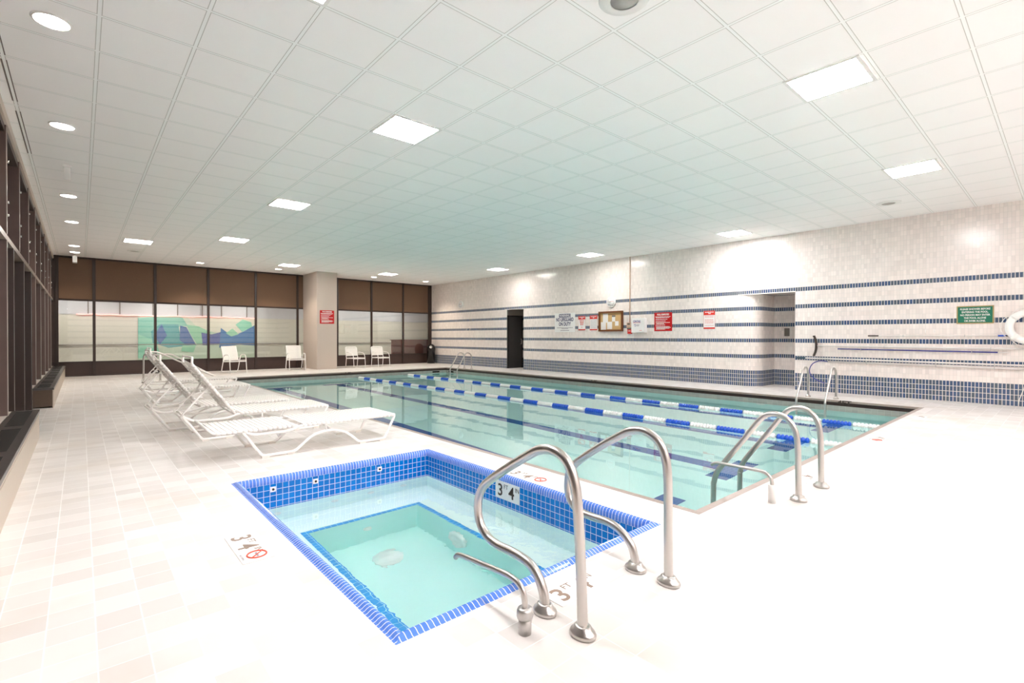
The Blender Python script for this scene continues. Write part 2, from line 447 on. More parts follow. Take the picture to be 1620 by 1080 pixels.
def fillet(pts, r=0.03, n=5, closed=False):
    P = [Vector(p) for p in pts]; out = []; m = len(P)
    for i in range(m):
        if not closed and i in (0, m - 1): out.append(P[i]); continue
        a, b, c = P[(i - 1) % m], P[i], P[(i + 1) % m]
        d1, d2 = (a - b), (c - b)
        L1, L2 = d1.length, d2.length
        d1.normalize(); d2.normalize()
        rr = r[i] if isinstance(r, (list, tuple)) else r
        t = min(rr, L1 * 0.48, L2 * 0.48)
        p, q = b + d1 * t, b + d2 * t
        for k in range(n + 1):
            s = k / n
            out.append(p * (1 - s) ** 2 + b * 2 * s * (1 - s) + q * s * s)
    return out

def lettering(name, body, size, m, parent, origin, xd, yd, align='LEFT', ext=0.001, sx=1.0, bold=0.0):
    cu = bpy.data.curves.new('font', 'FONT'); cu.body = body; cu.size = size; cu.align_x = align
    cu.extrude = ext; cu.offset = bold; cu.resolution_u = 3
    t = bpy.data.objects.new('font', cu); COL.objects.link(t)
    dg = bpy.context.evaluated_depsgraph_get()
    me = bpy.data.meshes.new_from_object(t.evaluated_get(dg))
    bpy.data.objects.remove(t); bpy.data.curves.remove(cu)
    xd, yd = Vector(xd), Vector(yd); zd = xd.cross(yd)
    org = Vector(origin)
    off = parent.matrix_world.translation if False else Vector((0, 0, 0))
    for v in me.vertices:
        c = v.co.copy(); v.co = org + xd * (c.x * sx) + yd * c.y + zd * c.z
    me.name = name
    me.materials.clear(); me.materials.append(M[m])
    o = bpy.data.objects.new(name, me); COL.objects.link(o)
    if parent is not None: o.parent = parent
    return o

def lines(rows, xd, yd, org, th=0.012):
    """blocks of fine print too small to read: rows = (x0, x1, y)"""
    b = MB(); xd, yd, org = Vector(xd), Vector(yd), Vector(org); zd = xd.cross(yd)
    for (x0, x1, y) in rows:
        x = x0
        while x < x1 - 0.004:
            w = min(random.uniform(0.02, 0.055), x1 - x)
            b.obox(org + xd * (x + w / 2) + yd * y + zd * 0.0006, xd * (w / 2), yd * (th / 2), zd * 0.0006)
            x += w + 0.008
    return b

# ================================================================== THE SETTING
PX0, PX1, PY0, PY1 = 3.143, 10.876, 1.656, 16.30     # outer line of the pool coping
TX0, TX1, TY0, TY1 = 0.918, 2.794, 1.728, 4.519      # outer line of the hot tub coping
def slab(b, x0, y0, x1, y1, z=0.0):
    b.quad((x0, y0, z), (x1, y0, z), (x1, y1, z), (x0, y1, z))
fl = MB()
xs = [XG - 0.1, TX0, TX1, PX0, PX1, 13.4]
ys = [YN, PY0, TY0, TY1, PY1, YB + 0.1]
for i in range(5):
    for j in range(5):
        x0, x1, y0, y1 = xs[i], xs[i + 1], ys[j], ys[j + 1]
        cx, cy = (x0 + x1) / 2, (y0 + y1) / 2
        if PX0 < cx < PX1 and PY0 < cy < PY1: continue
        if TX0 < cx < TX1 and TY0 < cy < TY1: continue
        slab(fl, x0, y0, x1, y1)
struct(fl.build('floor', 'deck'))
cl = MB(); cl.quad((XL, YN, H), (XL, YB + 0.1, H), (13.4, YB + 0.1, H), (13.4, YN, H))
struct(cl.build('ceiling', 'ceiling'))

# right wall with the door recess and the rounded corridor niche
DY0, DY1 = 13.36, 14.32
NY0, NY1 = 4.18, 5.36
ZS = 2.262
w = MB()
w.quad((XR, YB + 0.1, 0), (XR, DY1, 0), (XR, DY1, H), (XR, YB + 0.1, H))
w.quad((XR, DY0, 0), (XR, NY1, 0), (XR, NY1, ZS), (XR, DY0, ZS))
w.quad((XR, DY1, ZS), (XR, NY0, ZS), (XR, NY0, H), (XR, DY1, H))
w.quad((XR, NY0, 0), (XR, YN, 0), (XR, YN, H), (XR, NY0, H))
# door recess
w.quad((XR, DY1, 0), (13.15, DY1, 0), (13.15, DY1, ZS), (XR, DY1, ZS))
w.quad((13.15, DY1, 0), (13.15, DY0, 0), (13.15, DY0, ZS), (13.15, DY1, ZS))
w.quad((13.15, DY0, 0), (XR, DY0, 0), (XR, DY0, ZS), (13.15, DY0, ZS))
w.quad((XR, DY0, ZS), (XR, DY1, ZS), (13.15, DY1, ZS), (13.15, DY0, ZS))
# rounded corner of the niche
R = 0.36; prev = None; s = 0.0; arc = []
for k in range(13):
    a = PI / 2 * k / 12
    arc.append((XR + R - R * math.cos(a), NY1 - R * math.sin(a)))
arc.append((13.30, NY1 - R))
u = NY1
for k in range(len(arc) - 1):
    (x0, y0), (x1, y1) = arc[k], arc[k + 1]
    d = math.hypot(x1 - x0, y1 - y0)
    w.add([(x0, y0, 0), (x1, y1, 0), (x1, y1, ZS), (x0, y0, ZS)], [(0, 1, 2, 3)], k < 12, [[(u, 0), (u - d, 0), (u - d, ZS), (u, ZS)]])
    u -= d
w.quad((13.30, NY1 - R, 0), (13.30, 3.4, 0), (13.30, 3.4, ZS), (13.30, NY1 - R, ZS))
w.quad((XR + 0.12, NY0, 0), (XR, NY0, 0), (XR, NY0, ZS), (XR + 0.12, NY0, ZS))
w.quad((XR + 0.12, 3.4, 0), (XR + 0.12, NY0, 0), (XR + 0.12, NY0, ZS), (XR + 0.12, 3.4, ZS))
w.quad((13.30, 3.4, 0), (XR + 0.12, 3.4, 0), (XR + 0.12, 3.4, ZS), (13.30, 3.4, ZS))
w.quad((XR, NY0, ZS), (XR, NY1, ZS), (13.30, NY1, ZS), (13.30, NY0, ZS))
w.quad((XR, 3.4, ZS), (XR, NY0, ZS), (13.30, NY0, ZS), (13.30, 3.4, ZS))
wall_right = struct(w.build('wall_right', 'wall_tile'))
b = MB().box(XR - 0.012, NY0, ZS - 0.02, XR + 0.04, NY1 + 0.12, ZS)
struct(b.build('trim_1', 'white_paint'))
b = MB().box(XR - 0.012, DY0 - 0.03, ZS - 0.02, XR + 0.04, DY1 + 0.10, ZS)
struct(b.build('trim_2', 'white_paint'))
w = MB(); w.quad((13.4, YN, 0), (XG, YN, 0), (XG, YN, H), (13.4, YN, H))
struct(w.build('wall_near', 'wall_tile'))
b = MB().box(XR - 0.2, YB - 0.001, 0, XR + 0.1, YB + 0.1, H)
# door in the recess
dr = MB().box(12.36, DY1 - 0.05, 0.01, 13.06, DY1 - 0.008, 1.99)
dro = struct(dr.build('door_1', 'door'))
fr = MB().box(12.325, DY1 - 0.06, 0, 12.36, DY1 - 0.004, 2.03).box(13.06, DY1 - 0.06, 0, 13.095, DY1 - 0.004, 2.03).box(12.325, DY1 - 0.06, 1.99, 13.095, DY1 - 0.004, 2.03)
fr.build('door_frame', 'black_plastic', dro)
MB().tube(fillet([(12.99, DY1 - 0.052, 0.93), (12.99, DY1 - 0.10, 0.93), (12.99, DY1 - 0.10, 1.12), (12.99, DY1 - 0.052, 1.12)], 0.02), 0.010, 8).build('door_handle', 'steel', dro)
pn = MB().box(12.325, DY1 - 0.03, 2.03, 13.14, DY1 - 0.002, ZS - 0.002); pn.build('shaded_panel', 'dark_paint', dro)  # dark grey panel colours in the shaded wall above the door

# back glazed wall: mullions, lower panels, glass, shades
GZ0, GZ1 = 0.445, 2.268
wb = MB()
wb.box(XG, YB, 0, XR, YB + 0.10, GZ0 - 0.03)
wb.box(XG, YB, GZ1 + 0.02, XR, YB + 0.10, H)
wb.box(XG, YB, GZ0 - 0.03, -0.52, YB + 0.10, GZ1 + 0.02)
struct(wb.build('wall_back', 'spandrel'))
mull = [-0.52, 0.315, 1.835, 3.33, 4.828, 6.30, 7.86, 9.338, 10.841, 12.22]
k = 3
for x in mull:
    hw = 0.035 if x not in (12.22,) else 0.085
    struct(MB().box(x - hw, YB - 0.05, 0, x + hw, YB + 0.02, H).build('trim_%d' % k, 'brown_metal')); k += 1
struct(MB().box(XG, YB - 0.035, GZ0 - 0.035, XR, YB + 0.02, GZ0).build('trim_%d' % k, 'brown_metal')); k += 1
struct(MB().box(XG, YB - 0.035, GZ1, XR, YB + 0.02, GZ1 + 0.035).build('trim_%d' % k, 'brown_metal')); k += 1
struct(MB().box(XG, YB - 0.03, 0, XR, YB, 0.03).build('baseboard_back', 'brown_metal'))
struct(MB().box(XG, YB - 0.04, H - 0.05, XR, YB, H - 0.001).build('trim_%d' % k, 'brown_metal')); k += 1
for i in range(len(mull) - 1):
    x0, x1 = mull[i] + 0.036, mull[i + 1] - (0.036 if i < 8 else 0.086)
    g = MB().box(x0, YB + 0.03, GZ0, x1, YB + 0.036, GZ1)
    struct(g.build('window_%d' % (i + 1), 'glass'))
names = ['nearest the left wall', 'second from the left wall', 'third from the left wall, above the mural', 'fourth from the left wall, at the mural edge', 'just left of the column bay', 'mostly hidden behind the square column',
         'just right of the square column', 'second right of the square column', 'in the right corner by the tiled wall']
for i in range(len(mull) - 1):
    x0, x1 = mull[i] + 0.042, mull[i + 1] - (0.042 if i < 8 else 0.092)
    e = empty('roller_shade', ((x0 + x1) / 2, YB - 0.02, GZ1 + 0.04))
    tag(e, 'brown roller shade on the back windows, ' + names[i], 'shade', 'brown roller shades over the back windows')
    cx = (x0 + x1) / 2
    o = MB().box(x0 - cx, 0.004, 0.005, x1 - cx, 0.008, H - GZ1 - 0.095).build('fabric', 'shade', e)
    o = MB().tube([(x0 - cx, 0.006, 0.008), (x1 - cx, 0.006, 0.008)], 0.009, 8).build('hem_bar', 'brown_metal', e)

# square column in front of the glass
struct(MB().box(6.50, 18.2, 0, 7.235, YB - 0.05, H).build('wall_column', 'plaster'))

# corridor behind the glass
YC = YB + 2.5
b = MB(); b.quad((-3, YC, 0), (14.5, YC, 0), (14.5, YC, 1.95), (-3, YC, 1.95))
b.quad((-3, YB + 0.1, 0), (-3, YC, 0), (-3, YC, 2.9), (-3, YB + 0.1, 2.9))
b.quad((14.5, YC, 0), (14.5, YB + 0.1, 0), (14.5, YB + 0.1, 2.9), (14.5, YC, 2.9))
struct(b.build('wall_corridor', 'corr_wall'))
b = MB(); b.quad((-3, YC - 0.02, 1.95), (14.5, YC - 0.02, 1.95), (14.5, YC - 0.02, 2.9), (-3, YC - 0.02, 2.9))
struct(b.build('wall_corridor_upper', 'corr_reflection'))
b = MB(); slab(b, -3, YB + 0.1, 14.5, YC, 0.001); struct(b.build('floor_corridor', 'corr_floor'))
b = MB(); b.quad((-3, YB + 0.1, 2.9), (-3, YC, 2.9), (14.5, YC, 2.9), (14.5, YB + 0.1, 2.9)); struct(b.build('ceiling_corridor', 'white_paint'))
struct(MB().box(-3, YC - 0.05, 0.90, 14.5, YC - 0.02, 0.925).build('trim_%d' % k, 'dark_paint')); k += 1
for i, x in enumerate([-0.4, 2.2, 4.8, 8.6, 11.2]):
    e = empty('corridor_light', (x, YB + 1.3, 2.9))
    tag(e, 'white strip light in the corridor behind the back glass, ' + ['at its left end', 'before the pale wall', 'before the mural', 'behind the column side', 'at its right end'][i], 'light', 'corridor strip lights')
    MB().box(-0.6, -0.1, -0.05, 0.6, 0.1, -0.002).build('housing', 'white_paint', e)
    MB().box(-0.58, -0.08, -0.056, 0.58, 0.08, -0.0505).build('diffuser', 'corridor_light', e)
# red led line along the top of the corridor wall
b = MB(); pts = []
x = -0.1
while x < 5.6:
    pts.append((x, YC - 0.06, 1.955 + random.uniform(-0.012, 0.022))); x += 0.22
b.tube(pts, 0.018, 6)
o = b.build('led_strip', 'red_light'); tag(o, 'glowing red strip along the top of the corridor wall behind the back windows', 'light')
# dark uprights standing in for mullion reflections in the glass
for x in (0.2, 1.05, 2.0, 2.75, 3.55, 4.2, 5.1):
    struct(MB().box(x - 0.015, YC - 0.06, 1.98, x + 0.015, YC - 0.03, 2.6).build('trim_%d' % k, 'dark_paint')); k += 1
# wall painting
mur = empty('wall_mural', (3.5, YC - 0.03, 0.35))
tag(mur, 'blue and green wall painting of angular facets seen through the back windows', 'mural')
def mp_(cx, cy):      # drawing coordinates on the mural's own face
    return (1.56 + (cx - 653) * 0.004367, 0.33 + (500 - cy) * 0.00531)
def poly(n, m, pts, lift):
    b = MB(); q = [(mp_(*p)[0] - 3.5, -lift, mp_(*p)[1] - 0.35) for p in pts]
    q2 = [(a, 0.028 - 0.0, c) for a, _, c in q]
    n_ = len(q)
    b.add(q + q2, [tuple(range(n_))] + [tuple(range(n_, 2 * n_))[::-1]] + [(i, i + n_, (i + 1) % n_ + n_, (i + 1) % n_) for i in range(n_)])
    return b.build(n, m, mur)
poly('background', 'm_pale', [(653, 500), (1530, 500), (1530, 200), (653, 200)], 0.0)
poly('facet', 'm_sand', [(1000, 200), (1530, 200), (1530, 250), (1400, 330), (1200, 305), (1060, 260)], 0.002)
poly('facet', 'm_teal', [(653, 210), (780, 200), (960, 200), (1000, 262), (940, 262), (880, 330), (780, 370), (653, 320)], 0.004)
poly('facet', 'm_green', [(653, 320), (780, 370), (800, 470), (653, 485)], 0.006)
poly('facet', 'm_deep', [(740, 300), (800, 250), (930, 250), (950, 370), (1010, 402), (860, 415), (750, 380)], 0.008)
poly('facet', 'm_mint', [(990, 250), (1080, 262), (1180, 310), (1100, 322), (1130, 392), (1070, 395), (1015, 310)], 0.010)
poly('facet', 'm_blue', [(943, 258), (990, 270), (1062, 402), (1010, 412), (940, 362)], 0.012)
poly('facet', 'm_indigo', [(1100, 308), (1180, 320), (1262, 300), (1262, 392), (1110, 398)], 0.014)
poly('facet', 'm_sky', [(1252, 272), (1340, 332), (1430, 300), (1530, 248), (1530, 405), (1400, 395), (1238, 418)], 0.016)
poly('facet', 'm_green', [(1370, 245), (1430, 205), (1500, 225), (1510, 260), (1425, 300)], 0.018)
poly('facet', 'm_mint', [(1290, 310), (1345, 275), (1395, 318), (1335, 335)], 0.020)
poly('facet', 'm_blue', [(760, 330), (812, 250), (850, 330), (800, 390)], 0.020)
poly('facet', 'm_mint', [(960, 400), (1060, 395), (1040, 450), (950, 440)], 0.018)
# red-brown half wall behind the last windows
o = MB().box(10.55, YB + 0.45, 0, 12.4, YB + 0.55, 1.05).box(10.5, YB + 0.42, 1.05, 12.4, YB + 0.58, 1.08).build('half_wall', 'red_panel')
tag(o, 'red-brown half-height panel behind the glass of the right corner window', 'panel')

# left curtain wall: glass, fins, rails
struct(MB().box(XG - 0.06, YN, 0, XG, YB, H).build('wall_left', 'night_glass'))
struct(MB().box(XG, YN, 2.25, XL, YB, 2.31).build('trim_%d' % k, 'fin_edge')); k += 1
struct(MB().box(XG, YN, H - 0.10, XL + 0.015, YB, H).build('trim_%d' % k, 'plaster')); k += 1
struct(MB().box(XG, YN, 3.42, XL - 0.01, YB, H - 0.10).build('trim_%d' % k, 'brown_metal')); k += 1
fy = [YB - 1.51 * i for i in range(1, 15)]
def fin(y, z0, z1, k):
    f = struct(MB().box(XG, y - 0.02, z0, XL, y + 0.02, z1).build('trim_%d' % k, 'fin'))
    MB().box(XL, y - 0.021, z0, XL + 0.006, y + 0.012, z1).build('edge_strip', 'fin_edge', f)
    return f
for y in fy:
    f = fin(y, 2.31, H - 0.10, k); k += 1
    for z in (2.52, 2.66, 3.10):
        MB().lathe([(0.0, -0.012), (0.014, -0.012), (0.014, 0.0), (0.0, 0.0)], (XL + 0.02, y, z), (1, 0, 0), 8).build('bolt', 'bolt', f)
    if 8.3 < y < 11.3: continue
    f = fin(y, 0.33 if not (8.2 < y < 11.3) else 0.0, 2.25, k); k += 1
    f2 = struct(MB().box(XG, y + 0.10, 0.33, XL - 0.02, y + 0.17, 2.25).build('trim_%d' % k, 'brown_metal')); k += 1
for y in (8.42, 9.85, 11.22):
    struct(MB().box(XG, y - 0.055, 0, XL - 0.0, y + 0.055, 2.25).build('trim_%d' % k, 'brown_metal')); k += 1
struct(MB().box(XG, YN, 0, XL, 8.06, 0.335).build('trim_%d' % k, 'sill')); k += 1
struct(MB().box(XG, 11.32, 0, XL, YB, 0.335).build('trim_%d' % k, 'sill')); k += 1
struct(MB().box(XG, 8.06, 0, XG + 0.05, 11.32, 0.12).build('baseboard_left', 'brown_metal'))

# ================================================================== THINGS
# ---------- heaters
def heater(y0, y1, x1, label, nseg):
    e = empty('baseboard_heater', ((XL + x1) / 2, (y0 + y1) / 2, 0)); ox, oy = e.location.x, e.location.y
    tag(e, label, 'heater', 'baseboard heaters along the dark left wall')
    a, bb = XL - ox, x1 - ox
    c, d = y0 - oy, y1 - oy
    MB().box(a + 0.002, c, 0.02, bb - 0.012, d, 0.30).build('body', 'heater_end', e)
    MB().box(a + 0.002, c - 0.004, 0.30, bb + 0.006, d + 0.004, 0.335).build('top', 'heater_top', e)
    MB().box(bb - 0.012, c, 0.0, bb, d, 0.262).build('front_panel', 'heater_front', e)
    MB().box(bb - 0.012, c, 0.275, bb + 0.002, d, 0.300).build('front_lip', 'heater_front', e)
    L = (d - c) / nseg
    for i in range(nseg):
        g = MB()
        ya, yb = c + i * L + 0.10, c + (i + 1) * L - 0.10
        n = int((yb - ya) / 0.02)
        for q in range(n):
            g.box(a + 0.05, ya + q * 0.02, 0.3352, bb - 0.05, ya + q * 0.02 + 0.012, 0.3385)
        g.build('grille', 'heater_grille', e)
    return e
heater(-2.0, 8.06, -0.37, 'long metal heater cabinet at the lower left, beige front, nearest the viewer', 7)
heater(11.32, 19.66, -0.345, 'far metal heater cabinet ending at the back glass wall, brown end panel', 8)

# ---------- swimming pool
ZW = -0.20
ZP = -1.10
cw = 0.055
ix0, ix1, iy0, iy1 = PX0 + cw, PX1 - cw, PY0 + cw, PY1 - cw
pool = empty('swimming_pool', ((PX0 + PX1) / 2, (PY0 + PY1) / 2, 0))
tag(pool, 'large rectangular lap pool of pale aqua water with dark blue lane lines', 'pool')
pc = Vector(pool.location)
def pbuild(b, name, m, e=pool):
    o = b.build(name, m); o.parent = e; o.location = -Vector(e.location); return o
b = MB()
slab(b, ix0, iy0, ix1, iy1, ZP)
for (a, c) in (((ix0, iy0), (ix1, iy0)), ((ix1, iy0), (ix1, iy1)), ((ix1, iy1), (ix0, iy1)), ((ix0, iy1), (ix0, iy0))):
    b.quad((c[0], c[1], ZP), (a[0], a[1], ZP), (a[0], a[1], -0.22), (c[0], c[1], -0.22))
pbuild(b, 'basin', 'pool_bottom')
def ring_band(x0, y0, x1, y1, z0, z1):
    b = MB()
    for (a, c) in (((x0, y0), (x1, y0)), ((x1, y0), (x1, y1)), ((x1, y1), (x0, y1)), ((x0, y1), (x0, y0))):
        b.quad((c[0], c[1], z0), (a[0], a[1], z0), (a[0], a[1], z1), (c[0], c[1], z1))
    return b
def ring_top(X0, Y0, X1, Y1, x0, y0, x1, y1, z, b):
    b.quad((X0, Y0, z), (X1, Y0, z), (x1, y0, z), (x0, y0, z))
    b.quad((X1, Y0, z), (X1, Y1, z), (x1, y1, z), (x1, y0, z))
    b.quad((X1, Y1, z), (X0, Y1, z), (x0, y1, z), (x1, y1, z))
    b.quad((X0, Y1, z), (X0, Y0, z), (x0, y0, z), (x0, y1, z))
b = ring_band(ix0, iy0, ix1, iy1, -0.035, 0.001)
ring_top(PX0, PY0, PX1, PY1, ix0, iy0, ix1, iy1, 0.001, b)
pbuild(b, 'coping', 'coping')
b = ring_band(ix0 - 0.02, iy0 - 0.02, ix1 + 0.02, iy1 + 0.02, -0.10, -0.035)
ring_top(ix0 - 0.02, iy0 - 0.02, ix1 + 0.02, iy1 + 0.02, ix0, iy0, ix1, iy1, -0.035, b)
pbuild(b, 'gutter', 'gutter_shadow')
b = ring_band(ix0, iy0, ix1, iy1, -0.22, -0.10)
ring_top(ix0 - 0.02, iy0 - 0.02, ix1 + 0.02, iy1 + 0.02, ix0, iy0, ix1, iy1, -0.10, b)
pbuild(b, 'waterline_tile', 'gutter_grey')
b = MB(); b.quad((ix0, iy0, ZW), (ix1, iy0, ZW), (ix1, iy1, ZW), (ix0, iy1, ZW))
pbuild(b, 'water', 'water')
for x in (4.25, 6.05, 7.85, 9.65):
    b = MB(); z = ZP + 0.004
    b.box(x - 0.125, 2.88, ZP, x + 0.125, 15.05, z)
    b.box(x - 0.45, 2.62, ZP, x + 0.45, 2.88, z)
    b.box(x - 0.45, 15.05, ZP, x + 0.45, 15.31, z)
    pbuild(b, 'lane_line', 'lane_blue')
for (y) in (4.33, 9.37, 14.4):  # plain white discs built for bright spots in the water
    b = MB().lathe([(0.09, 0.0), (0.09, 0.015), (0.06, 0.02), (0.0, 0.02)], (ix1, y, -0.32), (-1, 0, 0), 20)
    pbuild(b, 'wall_disc', 'white_plastic')
for (x, y, d) in ((10.35, iy1, 0), (ix1, 15.9, 1)):
    b = MB().box(x - 0.16, y - 0.005, -0.175, x + 0.16, y, -0.125) if d == 0 else MB().box(x - 0.005, y - 0.16, -0.175, x, y + 0.16, -0.125)
    pbuild(b, 'skimmer_slot', 'black_plastic')

# lane ropes
def float_mesh(n, pitch):
    prof = [(0.010, 0.0)]
    for i in range(n):
        y = i * pitch
        prof += [(0.030, y + 0.001), (0.048, y + pitch * 0.28), (0.050, y + pitch * 0.5), (0.048, y + pitch * 0.72), (0.030, y + pitch * 0.97)]
    prof.append((0.010, n * pitch))
    return MB().lathe(prof, (0, 0, 0), (0, 1, 0), 16)
def lane_rope(xa, ya, xb, yb, label, first):
    L = math.hypot(xb - xa, yb - ya)
    e = empty('lane_rope', (xa, ya, ZW + 0.012), -math.atan2(xb - xa, yb - ya))
    tag(e, label, 'lane rope', 'blue and white lane ropes floating on the pool')
    MB().tube([(0, -0.14, 0), (0, L + 0.02, 0)], 0.006, 6).build('cable', 'cable', e)
    wm = float_mesh(8, 0.0505).build('float', 'rope_white', e)
    bm = float_mesh(8, 0.0505).build('float', 'rope_blue', e)
    wm.location = (0, 0, 0); bm.location = (0, 0.425, 0)
    i = 2
    while i * 0.425 + 0.41 < L:
        o = (wm if i % 2 == 0 else bm).copy(); COL.objects.link(o); o.parent = e; o.location = (0, i * 0.425, 0); i += 1
lane_rope(7.30, 1.87, 7.07, 16.20, 'blue and white lane rope nearer the viewer, left of the two', True)
lane_rope(9.20, 1.87, 8.93, 16.20, 'blue and white lane rope farther off, nearer the tiled wall', False)

# ---------- hot tub
tub = empty('hot_tub', ((TX0 + TX1) / 2, (TY0 + TY1) / 2, 0))
tag(tub, 'sunken square-cornered hot tub rimmed with bright blue tiles in the foreground', 'hot tub')
tb = lambda b, n, m: pbuild(b, n, m, tub)
r = 0.065
# rounded bullnose rim: a quarter round from the deck down to the inner face
jx0, jx1, jy0, jy1 = TX0 + r, TX1 - r, TY0 + r, TY1 - r
prof = []
b = MB()
def rimpt(t):   # offset inward, height: slight swell then rolls over the edge
    return [(0, 0), (0.010, 0.002), (0.021, 0.009), (0.033, 0.014), (0.045, 0.013), (0.055, 0.005), (0.062, -0.009), (0.065, -0.026), (0.065, -0.046)][round(t * 8)]
ts = [i / 8 for i in range(9)]
sides = [((TX0, TY0), (TX1, TY0), (0, 1)), ((TX1, TY0), (TX1, TY1), (-1, 0)), ((TX1, TY1), (TX0, TY1), (0, -1)), ((TX0, TY1), (TX0, TY0), (1, 0))]
for (p, q, n_) in sides:
    dx, dy = q[0] - p[0], q[1] - p[1]; Ls = math.hypot(dx, dy); dx /= Ls; dy /= Ls
    rows = []
    for t in ts:
        o_, z_ = rimpt(t)
        rows.append(((p[0] + dx * o_ + n_[0] * o_, p[1] + dy * o_ + n_[1] * o_, z_), (q[0] - dx * o_ + n_[0] * o_, q[1] - dy * o_ + n_[1] * o_, z_), o_))
    for i in range(8):
        A, B, o0 = rows[i]; Cc, D, o1 = rows[i + 1]
        b.add([A, B, D, Cc], [(0, 1, 2, 3)], True, [[(o0, 0.1), (Ls - o0, 0.1), (Ls - o1, 0.12), (o1, 0.12)]])
tb(b, 'bullnose_rim', 'bullnose')
b = ring_band(jx0, jy0, jx1, jy1, -0.27, -0.045)
tb(b, 'tile_border', 'tub_blue')
ZT, ZB, ZF = -0.25, -0.60, -1.10
lx0, lx1, ly0, ly1 = 1.37, 2.36, 2.20, 4.03
b = ring_band(jx0, jy0, jx1, jy1, ZB, -0.27)
ring_top(jx0, jy0, jx1, jy1, lx0, ly0, lx1, ly1, ZB, b)
tb(b, 'bench', 'tub_lining')
b = ring_band(lx0, ly0, lx1, ly1, ZF, ZB); slab(b, lx0, ly0, lx1, ly1, ZF)
tb(b, 'footwell', 'tub_floor')
b = MB(); e_ = 0.05; zz = ZB + 0.003
for (x0, y0, x1, y1) in ((lx0 - e_, ly0 - e_, lx1 + e_, ly0), (lx0 - e_, ly1, lx1 + e_, ly1 + e_), (lx0 - e_, ly0, lx0, ly1), (lx1, ly0, lx1 + e_, ly1)):
    b.box(x0, y0, ZB - 0.001, x1, y1, zz)
tb(b, 'step_edge_tile', 'ledge_blue')
b = MB(); b.quad((jx0, jy0, ZT), (jx1, jy0, ZT), (jx1, jy1, ZT), (jx0, jy1, ZT))
tb(b, 'water', 'tub_water')
tb(MB().lathe([(0.125, 0.0), (0.122, 0.015), (0.085, 0.035), (0.080, 0.045), (0.0, 0.048)], (1.88, 3.66, ZF), (0, 0, 1), 28), 'floor_drain', 'white_plastic')
tb(MB().lathe([(0.115, 0.0), (0.115, 0.02), (0.098, 0.04), (0.085, 0.03), (0.045, 0.042), (0.0, 0.044)], (lx1, 3.35, -0.83), (-1, 0, 0), 28), 'round_light', 'white_plastic')
tb(MB().lathe([(0.04, 0.0), (0.038, 0.012), (0.018, 0.014), (0.0, 0.004)], (1.87, ly1, -0.84), (0, -1, 0), 18), 'jet_fitting', 'white_plastic')
for x in (1.22, 1.575, 2.19):
    j = tb(MB().box(x - 0.022, jy1 - 0.008, -0.112, x + 0.022, jy1, -0.070), 'jet_plate', 'white_plastic')
    jj = MB().lathe([(0.010, 0.0), (0.010, 0.004), (0.0, 0.004)], (x, jy1 - 0.008, -0.091), (0, -1, 0), 12).build('nozzle', 'black_plastic'); jj.parent = j
for x in (1.25, 1.75, 2.1, 2.45):
    tb(MB().lathe([(0.035, 0.0), (0.032, 0.01), (0.012, 0.012), (0.0, 0.004)], (x, jy1, -0.42), (0, -1, 0), 16), 'jet_fitting', 'white_plastic')

# ---------- depth markers
def depth_plaque(loc, xd, yd, wdt, hgt, label, ring=True, ink='ink_brown', th=0.003, unit=True, nums=('3', '4'), group='depth marker plaques around the hot tub'):
    """xd is the reading direction, loc the middle of the plaque"""
    e = empty('depth_marker', loc); xd, yd = Vector(xd), Vector(yd); zd = xd.cross(yd)
    tag(e, label, 'depth marker', group)
    MB().obox(zd * (th / 2), xd * (wdt / 2), yd * (hgt / 2), zd * (th / 2)).build('plate', 'sign_white', e)
    o = zd * (th + 0.0006)
    s = hgt / 0.155
    x = -wdt / 2 + 0.03 * s
    lettering('numeral', nums[0], 0.15 * s, ink, e, o + xd * x + yd * (-0.052 * s), xd, yd, ext=0.0005, bold=0.002)
    lettering('unit_lettering', 'FT', 0.055 * s, ink, e, o + xd * (x + 0.085 * s) + yd * (0.018 * s), xd, yd, ext=0.0005)
    if len(nums) > 1:
        lettering('numeral', nums[1], 0.15 * s, ink, e, o + xd * (x + 0.15 * s) + yd * (-0.052 * s), xd, yd, ext=0.0005, bold=0.002)
        lettering('unit_lettering', 'IN', 0.055 * s, ink, e, o + xd * (x + 0.235 * s) + yd * (0.018 * s), xd, yd, ext=0.0005)
    if ring:
        rr = 0.048 * s
        c = o + xd * (wdt / 2 - 0.085 * s) + yd * (0.01 * s)
        b = MB(); n = 28
        pts = [c + (xd * math.cos(2 * PI * i / n) + yd * math.sin(2 * PI * i / n)) * rr for i in range(n)]
        b.tube(pts, 0.005 * s, 6, closed=True)
        b.tube([c + (xd * 0.7 - yd * 0.7) * rr, c - (xd * 0.7 - yd * 0.7) * rr], 0.004 * s, 6)
        b.build('no_diving_ring', 'orange_ring', e)
        MB().obox(c + zd * 0.0003, xd * (rr * 0.6), yd * (rr * 0.12), zd * 0.0003).build('diver_figure', 'ink_grey', e)
        lettering('fine_print', 'NO DIVING', 0.016 * s, 'ink_grey', e, c - yd * (rr + 0.03 * s) - xd * 0.045 * s, xd, yd, ext=0.0003)
    return e
depth_plaque((0.715, 3.09, 0.0005), (0, -1, 0), (1, 0, 0), 0.45, 0.155, 'white 3 FT 4 IN deck marker left of the hot tub with red no-diving ring')
depth_plaque((2.885, 3.07, 0.0005), (0, -1, 0), (1, 0, 0), 0.45, 0.155, 'white 3 FT 4 IN deck marker between the hot tub and the large pool')
depth_plaque((1.83, 1.56, 0.0005), (1, 0, 0), (0, 1, 0), 0.45, 0.155, 'white 3 FT 4 IN deck marker at the near tub edge, behind the front handrail', ring=False)
